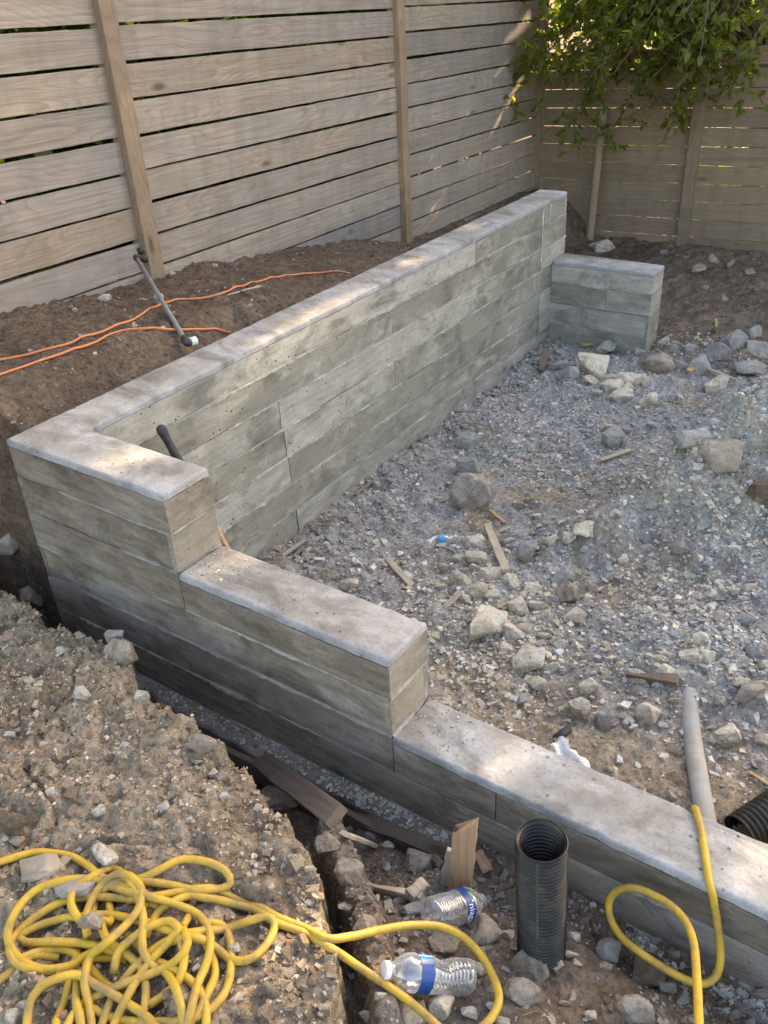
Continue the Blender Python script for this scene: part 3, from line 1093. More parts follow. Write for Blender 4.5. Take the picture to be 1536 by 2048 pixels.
def back_tree(name, base, h, rad, n, label, seed, size=(.07, .12), zlo=.25, flat=1.0):
    rg = np.random.default_rng(seed)
    root = empty(name, base, label, 'tree', 'trees beyond the far fence')
    B = np.array(base, float)
    tr = spline([B * 0, (.05, .05, h * .3), (-.05, 0, h * .6)], .2)
    obj('trunk', *tube(tr, np.linspace(.11, .05, len(tr)), 8), M['bark'], root, True)
    cl = []
    for _ in range(60):
        d = rg.normal(0, 1, 3)
        d /= np.linalg.norm(d)
        q = B + np.array([0, 0, h * (.5 + zlo * .5)]) + d * np.array([rad, rad * flat, h * (.5 - zlo * .5)]) * rg.random() ** .33
        cl.append((q, rg.uniform(.22, .42) * rad * .8))
    limbs = []
    for q, r in cl[:30]:
        P = spline([tr[-1], (tr[-1] + q - B) / 2 + (0, 0, .1), q - B], .2)
        limbs.append(tube(P, np.linspace(.03, .006, len(P)), 4, False))
    obj('branches', *joinm(limbs), M['bark'], root, True)
    per = n // len(cl)
    C = np.vstack([q + rg.normal(0, .55, (per, 3)) * r for q, r in cl])
    D = rg.normal(0, 1, C.shape) + np.array([0, 0, -.4])
    leaf_mesh('crown', C, D, rg.uniform(*size, len(C)), green(len(C), rg, (.05, .09, .02), (.11, .15, .035)), M['leaf_far'], root, .62, seed, 2 if base[1] > 10 else 1)


yard_tree()
back_tree('background_tree', (-.9, 8.6, -.75), 4.4, 1.5, 15000, 'bushy tree behind the fence corner left of the overhanging tree', 31, (.10, .17))
back_tree('background_tree', (1.4, 9.2, -.75), 5.4, 1.9, 18000, 'tall bright green tree behind the overhanging tree', 32, (.10, .17))
back_tree('background_tree', (3.7, 8.8, -.75), 5.6, 1.9, 18000, 'leafy tree beyond the far fence at the right edge', 33, (.10, .17))
back_tree('background_tree', (.2, 11.8, -.75), 8.6, 2.9, 18000, 'tallest tree rising far behind the fence', 34, (.20, .32))
back_tree('background_tree', (4.0, 12.2, -.75), 8.6, 3.0, 18000, 'broad tree far behind the right end of the fence', 35, (.20, .32))


def low_shrub(name, base, sx, sy, sz, n, label, seed, size=(.05, .09), cat='hedge'):
    rg = np.random.default_rng(seed)
    root = empty(name, base, label, cat)
    B = np.array(base, float)
    U = rg.uniform(-1, 1, (n, 3)) * np.array([sx, sy, sz / 2]) + np.array([0, 0, sz / 2])
    U[:, 2] *= .85 + .25 * fbm(U[:, 0] + B[0], U[:, 1] + B[1], 1.5, 3, seed)
    limbs = []
    for _ in range(6):
        p = np.array([rg.uniform(-sx, sx), rg.uniform(-sy, sy), -.05])
        limbs.append(tube(spline([p, p + (rg.normal(0, .1), rg.normal(0, .1), sz * .5), p + (rg.normal(0, .2), rg.normal(0, .2), sz * .9)], .1), .012, 5, False))
    for v_, f_ in limbs:
        obj('stem', v_, f_, M['bark'], root, True)
    leaf_mesh('foliage', U + B, rg.normal(0, 1, (n, 3)), rg.uniform(*size, n), green(n, rg, (.04, .075, .018), (.08, .12, .03)), M['leaf_far'], root, .6, seed, 1)


low_shrub('hedge', (-1.95, 3.0, -.2), .35, 4.5, 2.0, 20000, 'dense green hedge glimpsed through the gaps of the grey fence', 41, (.13, .22))
low_shrub('shrub', (.9, 7.6, -.8), 2.2, .35, 1.75, 9000, 'leafy shrub seen through the open bay of the far fence', 42, (.05, .09), 'shrub')

# ================================================================== ROCKS
def rock_mesh(seed, sub, cuts, squash):
    """angular broken stone: hull of scattered points, faces cut up and roughened"""
    import bmesh
    rg = np.random.default_rng(seed)
    bm = bmesh.new()
    k = int(rg.integers(11, 18))
    p = rg.normal(0, 1, (k, 3))
    p /= np.linalg.norm(p, axis=1)[:, None]
    p = np.sign(p) * np.abs(p) ** .75 * rg.uniform(.82, 1.08, (k, 1))
    p *= np.array([1, squash[0], squash[1]])
    for q in p:
        bm.verts.new(q)
    r = bmesh.ops.convex_hull(bm, input=bm.verts)
    bmesh.ops.delete(bm, geom=[g for g in r['geom_interior'] if isinstance(g, bmesh.types.BMVert)], context='VERTS')
    bmesh.ops.dissolve_limit(bm, angle_limit=.18, verts=bm.verts, edges=bm.edges)
    bmesh.ops.bevel(bm, geom=bm.edges[:], offset=.045, segments=1, affect='EDGES', clamp_overlap=True)
    bmesh.ops.triangulate(bm, faces=bm.faces[:])
    for _ in range(1 if sub < 3 else 2):
        bmesh.ops.subdivide_edges(bm, edges=[e for e in bm.edges if e.calc_length() > .28], cuts=1, use_grid_fill=True)
        bmesh.ops.triangulate(bm, faces=bm.faces[:])
    v = np.array([x.co[:] for x in bm.verts])
    f = np.array([[q.index for q in fc.verts] for fc in bm.faces])
    bm.verts.index_update()
    bm.free()
    am = .06 if sub < 3 else .09
    v += am * np.column_stack([fbm(v[:, 0] + 9 * i, v[:, 1] + 1.7 * v[:, 2], 2.4, 3, seed + i) for i in range(3)])
    e = np.maximum(v.max(0), -v.min(0))
    return v / e.max(), f


ROCKM = {}


def rock_pool(kind, n, sub):
    L = []
    for i in range(n):
        sd = hash((kind, i, sub)) & 0xffff if False else (sum(map(ord, kind)) * 7 + i * 13 + sub * 101)
        rg = np.random.default_rng(sd)
        cl = kind in ('dark',)
        v, f = rock_mesh(sd, sub, 7 if cl else int(rg.integers(10, 17)), (rg.uniform(.7, .95), rg.uniform(.55, .85)))
        L.append(mesh_data('rock', v, f, M[kind], False))
    return L


def rock(px, py, w, h, kind, label=None, group=None, name='rock', sink=.3, lift=0.0, rr=random):
    g, t = ground_at(px, py + h * .18)
    sub = 3 if w > 42 else 2
    key = (kind, sub)
    if key not in ROCKM:
        ROCKM[key] = rock_pool(kind, 7, sub)
    o = bpy.data.objects.new(name, rr.choice(ROCKM[key]))
    a = w * t / FPX * .5
    b = h * t / FPX * .5
    hgt = max(min(b * 1.15, a * 1.1), a * .42)
    o.scale = (a * 1.12, a * rr.uniform(.75, 1.0) * 1.05, hgt * 1.35)
    o.rotation_euler = (rr.uniform(-.35, .35), rr.uniform(-.35, .35), R(34) + rr.choice((0, math.pi)) + rr.uniform(-.5, .5))
    o.location = (g[0], g[1], g[2] + hgt * (1 - sink * 1.6) * .7 + lift)
    link(o)
    tag(o, label, 'rock', group)
    return o


BIG = [  # px, py, w, h, kind, label
    (1308, 736, 68, 52, 'brown', 'squat brown block of stone among rubble by the low far return wall'),
    (1186, 732, 68, 40, 'pale', 'flat tan-grey stone at the head of the rubble before the low return wall'),
    (1496, 738, 78, 34, 'grey', 'greenish grey stone slab at the right edge behind the gravel pile'),
    (1434, 708, 48, 40, 'grey', 'grey stone leaning on others behind the gravel pile'),
    (1469, 684, 52, 34, 'grey', 'blue-grey boulder at the back of the stones behind the gravel pile'),
    (1447, 910, 78, 84, 'brown', 'large rough brown stone stuck on the flank of the gravel pile'),
    (1384, 875, 78, 32, 'grey', 'flat grey clod capping the ridge of the gravel pile'),
    (1517, 985, 55, 70, 'dark', 'dark earthy lump on the gravel pile at the right edge'),
    (939, 988, 78, 76, 'brown', 'big grey-brown boulder standing alone in the middle of the yard'),
    (1165, 1055, 44, 68, 'pale', 'upright pale stone with a rusty face in mid yard'),
    (1137, 1070, 26, 50, 'pale', 'thin pale stone leaning on the upright one'),
    (545, 1612, 92, 74, 'brown', 'broken tan slab on the trench edge above the crack'),
    (655, 1690, 60, 62, 'brown', 'rough brown slab at the head of the cracked ridge'),
    (700, 1740, 58, 78, 'brown', 'dirt crusted slab along the cracked ridge'),
    (735, 1850, 50, 66, 'brown', 'dirt crusted stone between the hose lines on the ridge'),
    (405, 1485, 64, 48, 'brown', 'tan crumbled block on the trench edge in mid mound'),
    (968, 1243, 88, 62, 'pale', 'largest pale limestone block just behind the middle wall step'),
    (1055, 1318, 70, 64, 'pale', 'pale angular block below the limestone heap'),
    (1032, 1220, 46, 42, 'pale', 'pale rounded block right of the largest limestone block'),
    (1155, 1413, 46, 54, 'pale', 'cream coloured squarish stone near the crumpled printed paper'),
    (1291, 1434, 50, 52, 'pale', 'cream round stone right of the blue-grey clod'),
    (1211, 1438, 46, 42, 'grey', 'blue-grey crumbly clod between two cream stones'),
    (1471, 1328, 46, 48, 'grey', 'pitted blue-grey clod near the right edge of the yard'),
    (1449, 1473, 58, 38, 'pale', 'tan pointed stone right of the half-buried grey pipe'),
    (1500, 1382, 66, 32, 'brown', 'flat pinkish stone at the right edge above the grey pipe'),
    (1132, 1187, 46, 42, 'brown', 'brown stone set in the gravel right of the limestone heap'),
    (1057, 1102, 52, 36, 'grey', 'low grey clod beside the short plank in mid yard'),
    (933, 884, 52, 34, 'grey', 'dark grey stone closest to the long wall in mid yard'),
    (1227, 880, 44, 34, 'grey', 'grey stone left of the gravel pile ridge'),
    (1047, 1982, 84, 62, 'brown', 'brown block of stone in front of the upright corrugated pipe'),
    (1057, 1930, 72, 56, 'brown', 'brown rounded stone at the foot of the corrugated pipe'),
    (881, 2014, 52, 60, 'pale', 'pale cratered stone below the labelled bottle'),
    (819, 2030, 74, 50, 'pale', 'pale broad stone at the bottom edge under the yellow hose'),
    (963, 1858, 78, 42, 'brown', 'tan flat stone under the neck of the upper bottle'),
    (889, 1873, 62, 44, 'brown', 'brown stone under the base of the upper bottle'),
    (838, 1728, 62, 54, 'brown', 'grey-brown stone left of the broken stake'),
    (825, 1816, 42, 48, 'grey', 'rounded grey stone behind the upper bottle'),
    (1286, 1935, 78, 82, 'dark', 'dark earthy clod lying across the yellow hose by the low wall'),
    (1272, 2018, 80, 76, 'brown', 'grey-brown boulder at the bottom edge near the low wall'),
    (1216, 1896, 52, 70, 'grey', 'grey stone against the footing right of the corrugated pipe'),
    (1387, 1945, 38, 40, 'dark', 'small dark clod inside the hose loop by the low wall'),
    (1520, 1990, 44, 44, 'brown', 'brown stone at the right edge below the low wall'),
    (212, 1708, 64, 40, 'white', 'pinkish white stone on the mound above the hose coil'),
    (240, 1310, 64, 66, 'brown', 'tan crumbling clod on the lip of the trench'),
    (20, 1085, 60, 60, 'brown', 'buried brown stone in the cut bank left of the wall corner'),
    (70, 1190, 56, 34, 'brown', 'brown stone at the bottom of the cut by the wall corner'),
    (232, 1288, 36, 22, 'grey', 'blue-grey chip on top of the clod at the trench lip'),
    (23, 1650, 66, 70, 'dark', 'dark clay lump at the left edge of the mound'),
    (196, 1866, 50, 44, 'brown', 'crumbly clod resting on the yellow hose coil'),
    (1207, 496, 56, 24, 'white', 'pale flat stone on the dirt behind the low return wall'),
    (212, 598, 28, 16, 'white', 'white stone on the dirt below the riser pipe top'),
    (228, 566, 24, 18, 'white', 'white stone touching the bottom fence board'),
]
for r_ in BIG:
    lift = 0.0
    if 'resting on the yellow hose' in r_[5]:
        lift = .045
    if 'on top of the clod' in r_[5]:
        lift = .035
    rock(*r_, lift=lift)


def slab(name, pa, pb, width, thick, kind, label, roll=0.1, tilt=0.0):
    a, _ = ground_at(*pa)
    b, _ = ground_at(*pb)
    l = float(np.linalg.norm(b - a))
    v, f = rock_mesh(int(pa[0]) + 3, 3, 9, (.5, .3))
    e = np.abs(v).max(0)
    v = v / e * np.array([l / 2, width / 2, thick / 2])
    o = bpy.data.objects.new(name, mesh_data(name, v, f, M[kind]))
    o.matrix_basis = Matrix.Translation(Vector((a + b) / 2) + Vector((0, 0, thick * .35))) @ Matrix.Rotation(math.atan2(b[1] - a[1], b[0] - a[0]), 4, 'Z') @ Matrix.Rotation(roll, 4, 'X')
    link(o)
    tag(o, label, 'rock')


slab('rock', (40, 1750), (138, 1742), .075, .05, 'brown', 'long flat reddish stone under the left end of the hose')
slab('rock', (110, 1772), (195, 1790), .06, .04, 'grey', 'long grey stone half covered by the hose coil')

MID = {
    ('pale', 'heap'): 'limestone fragments|behind the middle wall step',
    ('pale', 'yard'): 'small pale stones|behind the lowest step',
    ('pale', 'far'): 'pale stones|before the return wall',
    ('grey', 'far'): 'grey stones|along the return wall',
    ('grey', 'wall'): 'grey concrete chunk strewn along the foot of the long wall',
    ('grey', 'yard'): 'grey stones|in the yard gravel',
    ('pale', 'front'): 'stone chips|around the upright pipe',
    ('grey', 'front'): 'grey lumps|against the footing',
    ('white', 'mound'): 'whitish stones|on the mound',
    ('white', 'side'): 'whitish stones|beside the grey fence',
    ('brown', 'back'): 'dirty stones|before the far fence',
}


ROWS = {1: [''], 2: ['upper', 'lower'], 3: ['upper', 'middle', 'lower'], 4: ['topmost', 'upper', 'lower', 'bottom'], 5: ['topmost', 'upper', 'middle', 'lower', 'bottom'],
        6: ['topmost', 'upper', 'upper middle', 'lower middle', 'lower', 'bottom']}
ORD = ['leftmost', 'second from left', 'third from left', 'fourth from left', 'fifth from left', 'sixth from left', 'seventh from left']


def mid(kind, area, L):
    """each stone named by its row in the scatter and its place from the left"""
    n = len(L)
    nr = min(6, max(1, round(n / 4.5)))
    S_ = sorted(L, key=lambda q: q[1])
    for i, row in enumerate(np.array_split(np.array(S_, float), nr)):
        for j, (px, py, w) in enumerate(sorted(row.tolist())):
            where = ORD[j] + (', ' + ROWS[nr][i] + ' row of the' if nr > 1 else ' of the')
            base = MID[(kind, area)]
            w1, rest = base.split('|')
            rock(px, py, w, w * random.uniform(.7, .95), kind, where + ' ' + w1 + ' ' + rest, w1 + ' ' + rest, sink=.44)


mid('pale', 'far', [(1188, 759, 42), (1219, 758, 28), (1258, 762, 50), (1225, 774, 40), (1291, 763, 27), (1256, 775, 31), (1244, 792, 40), (1194, 784, 22), (1297, 803, 40),
                    (1306, 846, 20), (1213, 858, 32), (1430, 768, 52)])
mid('grey', 'far', [(1138, 747, 40), (1322, 681, 32), (1248, 695, 27), (1210, 700, 46), (1109, 730, 30), (1351, 731, 32), (1382, 696, 28), (1395, 738, 46), (1513, 702, 46), (1505, 667, 34),
                    (1442, 728, 22), (1165, 716, 24), (1280, 705, 26), (1120, 705, 22), (1345, 700, 24)])
mid('grey', 'yard', [(937, 935, 48), (1246, 857, 28), (1123, 1161, 42), (1505, 1303, 42), (1360, 1082, 40), (1035, 1010, 24), (1335, 1061, 28), (1300, 1010, 26), (1180, 985, 22), (1420, 1130, 30),
                     (1500, 1240, 34), (1100, 880, 22), (1050, 935, 20), (1400, 1010, 26)])
mid('pale', 'heap', [(914, 1082, 26), (954, 1087, 46), (1006, 1058, 34), (952, 1112, 40), (917, 1116, 36), (983, 1147, 46), (950, 1139, 30), (952, 1180, 46), (918, 1161, 40), (1020, 1163, 36),
                     (1066, 1176, 36), (1103, 1079, 28), (1016, 1081, 30), (1072, 1211, 36), (1026, 1264, 46), (1010, 1298, 30), (890, 1135, 28), (880, 1170, 24), (985, 1190, 28), (1000, 1205, 26),
                     (1045, 1190, 24), (1090, 1225, 26), (1110, 1245, 22), (930, 1200, 24), (1050, 1255, 26), (1085, 1270, 24), (1120, 1290, 26), (700, 1170, 34), (668, 1150, 22)])
mid('pale', 'yard', [(1074, 1366, 42), (1105, 1337, 40), (1177, 1371, 38), (1264, 1456, 20), (1273, 1356, 42), (1329, 1347, 40), (1399, 1279, 34), (1480, 1361, 32), (1525, 1478, 32), (1380, 1310, 42),
                     (1409, 1312, 40), (1150, 1230, 44), (1184, 1281, 22), (1215, 1290, 22), (1306, 1201, 30), (1322, 1319, 24), (1500, 1174, 28), (1440, 1400, 26), (1240, 1330, 22), (1210, 1240, 24),
                     (1260, 1270, 22), (1360, 1220, 22), (1530, 1330, 26), (1350, 1400, 22), (1420, 1370, 22), (1200, 1180, 22), (1245, 1120, 20), (1300, 1130, 20), (1465, 1180, 24)])
mid('pale', 'front', [(1147, 1872, 32), (1141, 1908, 27), (1153, 1923, 22), (1115, 1928, 27), (948, 1932, 44), (1016, 1869, 34), (1206, 1928, 32), (834, 1700, 28), (776, 1692, 22), (985, 2012, 26), (940, 2025, 30),
                      (1130, 2005, 22), (1100, 2040, 26), (870, 1960, 22), (760, 1990, 26), (735, 2030, 30), (1005, 2045, 30), (1180, 2030, 24), (696, 1808, 34), (800, 1905, 22)])
mid('grey', 'front', [(1366, 1993, 38), (1333, 1972, 36), (1310, 1880, 24), (1345, 1905, 26), (1000, 1790, 22), (985, 1770, 20), (1010, 1815, 24), (960, 1760, 18), (975, 1800, 20), (1440, 2000, 24), (1470, 2030, 26),
                      (1405, 2025, 22), (1500, 2045, 24), (1250, 1870, 26), (740, 1672, 20), (700, 1660, 24)])
mid('white', 'mound', [(96, 1685, 36), (394, 1936, 20), (470, 1895, 24), (30, 2030, 40), (48, 2010, 22), (328, 1614, 28), (426, 1545, 22), (449, 1593, 22), (198, 1620, 30), (164, 1386, 36), (285, 1393, 30), (397, 1522, 20),
                       (20, 1470, 24), (60, 1360, 22), (120, 1300, 24), (250, 1490, 20), (310, 1650, 20), (140, 1560, 20), (380, 1640, 18), (520, 1650, 18), (155, 1700, 20)])
mid('white', 'side', [(258, 562, 16), (345, 546, 14), (318, 594, 18), (500, 612, 12), (150, 620, 10), (270, 652, 10), (60, 700, 10), (430, 530, 12)])
mid('brown', 'back', [(1350, 481, 26), (1392, 541, 34), (1428, 520, 26), (1460, 530, 22), (1285, 470, 18), (1330, 505, 18), (1500, 545, 20), (1410, 575, 18), (1450, 600, 18)])
r9 = random.Random(5)
wl = []
for _ in range(58):                                   # rubble along the foot of the long wall
    yy = r9.uniform(.75, 3.7)
    xx = T + .02 + abs(r9.gauss(0, .11))
    wl.append((xx, yy))
for xx, yy in wl:
    key = ('grey', 2)
    o = bpy.data.objects.new('rock', r9.choice(ROCKM[key]))
    s_ = r9.uniform(.014, .036)
    o.scale = (s_ * 1.2, s_, s_ * r9.uniform(.5, .9))
    o.rotation_euler = (r9.uniform(-.5, .5), r9.uniform(-.5, .5), r9.uniform(0, 6.3))
    o.location = (xx, yy, hz(xx, yy) + s_ * .25)
    link(o)
    tag(o, MID[('grey', 'wall')], 'rock', MID[('grey', 'wall')] + 's')


# ================================================================== LOOSE GRAVEL, CRUMBS, TWIGS (nobody could count them)
CUBE = (np.array([(x, y, z) for x in (-1, 1) for y in (-1, 1) for z in (-1, 1)], float) * .62,
        np.array([(0, 1, 3), (0, 3, 2), (4, 6, 7), (4, 7, 5), (0, 4, 5), (0, 5, 1), (2, 3, 7), (2, 7, 6), (0, 2, 6), (0, 6, 4), (1, 5, 7), (1, 7, 3)]))


def pebbles(name, xy, size, cols, label, cat, seed, z=None, flat=(.55, 1.0)):
    rg = np.random.default_rng(seed)
    n = len(xy)
    v0, f0 = CUBE
    v = np.repeat(v0[None], n, 0) * rg.uniform(.45, 1.35, (n, 8, 3))
    v *= np.stack([rg.uniform(.8, 1.3, n), rg.uniform(.6, 1.0, n), rg.uniform(*flat, n) * .8], -1)[:, None]
    a = rg.uniform(0, 6.283, n)
    t = rg.normal(0, .45, n)
    ca, sa, ct, st = np.cos(a), np.sin(a), np.cos(t), np.sin(t)
    x, y, zz = v[..., 0], v[..., 1], v[..., 2]
    y, zz = y * ct[:, None] - zz * st[:, None], y * st[:, None] + zz * ct[:, None]
    x, y = x * ca[:, None] - y * sa[:, None], x * sa[:, None] + y * ca[:, None]
    v = np.stack([x, y, zz], -1) * size[:, None, None]
    gz = H(xy[:, 0], xy[:, 1]) if z is None else z
    v += np.column_stack([xy, gz + size * .05])[:, None]
    F = (np.arange(n)[:, None, None] * 8 + f0[None]).reshape(-1, 3)
    o = obj(name, v.reshape(-1, 3), F, M['pebble'], None, False, np.repeat(cols, 8, 0))
    tag(o, label, cat)
    o['kind'] = 'stuff'
    return o


def scatter(n, x0, x1, y0, y1, seed, dens=None, nearbias=None):
    rg = np.random.default_rng(seed)
    xy = np.column_stack([rg.uniform(x0, x1, n), rg.uniform(y0, y1, n)])
    if dens is not None:
        xy = xy[rg.random(n) < dens(xy[:, 0], xy[:, 1])]
    return xy


def tones(n, rg, pal, w):
    i = rg.choice(len(pal), n, p=np.array(w) / sum(w))
    return np.array(pal)[i] * rg.uniform(.75, 1.25, (n, 1))


def make_gravel():
    rg = np.random.default_rng(61)

    def dens(x, y):
        k = .32 + .95 * fbm(x, y, 2.6, 5, 41) + 1.1 * np.exp(-((x - 2.0) ** 2 / .45 + (y - 2.1) ** 2 / .9)) + .35 * sst(.6, .2, x) + .3 * np.exp(-((x - 1.25) ** 2 / .1 + (y - .95) ** 2 / .12))
        k = k * (1 - .45 * sst(1.0, .5, y) * sst(1.3, 1.6, x))
        return np.clip(k, .05, 1) * sst(4.4, 3.8, y)
    xy = scatter(125000, T + .01, 3.1, T + .02, 4.4, 62, dens)
    n = len(xy)
    size = np.clip(rg.lognormal(math.log(.0047), .66, n), .0020, .026)
    tan_ = np.exp(-((xy[:, 0] - 1.25) ** 2 / .25 + (xy[:, 1] - .85) ** 2 / .2)) + .7 * np.exp(-((xy[:, 0] - 2.3) ** 2 / .2 + (xy[:, 1] - 1.8) ** 2 / .3))
    grey = tones(n, rg, [(.33, .315, .295), (.41, .395, .37), (.23, .22, .205), (.52, .485, .43)], [4, 3, 2.5, 1.5])
    pale = tones(n, rg, [(.46, .40, .31), (.55, .49, .40), (.34, .28, .21)], [3, 2, 2])
    pick = rg.random(n) < np.clip(.22 + .75 * tan_, 0, .85)
    pebbles('yard_gravel', xy, size, np.where(pick[:, None], pale, grey), 'loose grey crushed stone and chips spread over the yard', 'gravel', 63)
    # mound and trench
    xy = scatter(66000, -.3, 2.75, -1.22, -.01, 64, lambda x, y: np.clip(.4 + .9 * fbm(x, y, 4, 4, 71), .05, 1))
    n = len(xy)
    size = np.clip(rg.lognormal(math.log(.0036), .6, n), .0015, .019)
    d = poly_sd(xy[:, 0], xy[:, 1], EDGE)
    cl = np.where((d > -.02)[:, None], tones(n, rg, [(.35, .275, .195), (.25, .182, .125), (.46, .40, .32), (.17, .12, .082)], [4, 3, 1.4, 1.5]),
                  tones(n, rg, [(.20, .155, .115), (.26, .22, .18), (.30, .28, .25), (.12, .09, .07)], [3, 3, 1.5, 2]))
    pebbles('dirt_crumbs', xy, size, cl, 'loose crumbs of dry soil and grit over the mound and trench', 'soil', 65)
    # bigger clods of the dug soil on the mound, limestone chips in the heap
    xy = scatter(3600, -.3, 2.1, -1.2, -.15, 74, lambda x, y: np.clip(.35 + 1.1 * fbm(x, y, 3, 4, 79) + .5 * sst(.12, .0, np.abs(poly_sd(x, y, EDGE))), .03, 1) * (poly_sd(x, y, EDGE) > .0))
    n = len(xy)
    size = np.clip(rg.lognormal(math.log(.0105), .45, n), .005, .03)
    pebbles('soil_lumps', xy, size, tones(n, rg, [(.31, .24, .17), (.23, .17, .118), (.17, .12, .085), (.40, .33, .25)], [4, 3, 2, 1]), 'rough lumps of dug soil over the mound beside the trench', 'soil', 75)
    xy = np.column_stack([rg.normal(1.27, .22, 700), rg.normal(.9, .22, 700)])
    xy = xy[(xy[:, 1] > T + .03) & (xy[:, 0] > T + .05)]
    n = len(xy)
    size = np.clip(rg.lognormal(math.log(.0095), .4, n), .005, .02)
    pebbles('limestone_chips', xy, size, tones(n, rg, [(.50, .44, .345), (.42, .36, .28), (.58, .53, .44)], [3, 3, 1.5]), 'pale limestone chips filling the heap behind the middle wall step', 'stone chips', 76)
    xy = scatter(15000, -1.0, -.005, .05, 4.6, 66, lambda x, y: np.clip(.35 + .8 * fbm(x, y, 4, 4, 73), .05, 1))
    n = len(xy)
    size = np.clip(rg.lognormal(math.log(.0042), .55, n), .002, .016)
    pebbles('soil_clods', xy, size, tones(n, rg, [(.15, .11, .08), (.2, .15, .115), (.42, .38, .33), (.11, .08, .06)], [4, 3, .5, 3]), 'small dark clods on the strip between long wall and fence', 'soil', 67)
    xy = scatter(7000, -1.1, 3.0, 4.1, 6.55, 68, lambda x, y: np.clip(.35 + .8 * fbm(x, y, 3, 4, 75), .05, 1))
    n = len(xy)
    size = np.clip(rg.lognormal(math.log(.007), .6, n), .003, .03)
    pebbles('far_clods', xy, size, tones(n, rg, [(.17, .125, .09), (.23, .175, .13), (.40, .36, .31), (.12, .09, .065)], [4, 3, .5, 2]), 'brown clods scattered over the earth before the far fence', 'soil', 69)
    # grit on the wall tops
    rg = np.random.default_rng(70)
    P, Z, S = [], [], []
    for (x0, x1, y0, y1, z, n, sz) in ((L1 + .02, L1 + .22, .02, T - .015, -.28, 200, .0022), (L1 + .1, L1 + .6, .02, T - .015, -.28, 150, .0018), (L1 + L2 + .02, L1 + L2 + .2, .02, T - .015, -.56, 130, .0024),
                                       (L1 + L2 + .1, 2.7, .01, T - .01, -.56, 130, .0015), (.02, .16, .02, 3.9, 0, 160, .0016), (.2, .7, .02, T - .02, 0, 30, .0014), (T + .02, T + RET - .02, LW - T + .02, LW - .02, RETZ, 110, .003), (.2, 2.75, -.058, -.004, -.843, 1500, .0042), (1.3, 2.75, -.058, -.004, -.842, 700, .006)):
        P.append(np.column_stack([rg.uniform(x0, x1, n), rg.uniform(y0, y1, n)]))
        Z.append(np.full(n, z))
        S.append(np.clip(rg.lognormal(math.log(sz), .5, n), .0008, .014))
    P, Z, S = np.vstack(P), np.concatenate(Z), np.concatenate(S)
    pebbles('wall_grit', P, S, tones(len(P), rg, [(.30, .28, .25), (.38, .36, .33), (.2, .17, .14), (.52, .43, .32)], [3, 4, 1, 2]), 'crumbs of concrete and dirt on the wall steps and footing', 'grit', 71, Z)


make_gravel()


def twigs():
    rg = np.random.default_rng(81)
    parts = []
    spots = [(rg.uniform(.3, 2.7), rg.uniform(.3, 3.6)) for _ in range(110)] + [(rg.uniform(-.1, 2.2), rg.uniform(-1.1, -.25)) for _ in range(120)] + \
            [(rg.uniform(-.95, -.1), rg.uniform(.2, 3.2)) for _ in range(45)]
    for x, y in spots:
        l = rg.uniform(.015, .07)
        a = rg.uniform(0, 6.28)
        pts = []
        for t in (-.5, 0, .5):
            qx, qy = x + math.cos(a) * l * t + rg.normal(0, .003), y + math.sin(a) * l * t + rg.normal(0, .003)
            pts.append((qx, qy, hz(qx, qy) + .004 + abs(rg.normal(0, .004))))
        parts.append(tube(np.array(pts), rg.uniform(.0006, .0016), 4))
    o = obj('twigs', *joinm(parts), M['twig'])
    tag(o, 'thin dry roots and twigs strewn over dirt and gravel', 'twigs')
    o['kind'] = 'stuff'


twigs()
# ================================================================== HOSES AND CORDS
def over(px, py, lift):
    g, t = ground_at(px, py)
    d = ray(px, py)
    return g + d * (lift / d[2])


HR = .0092


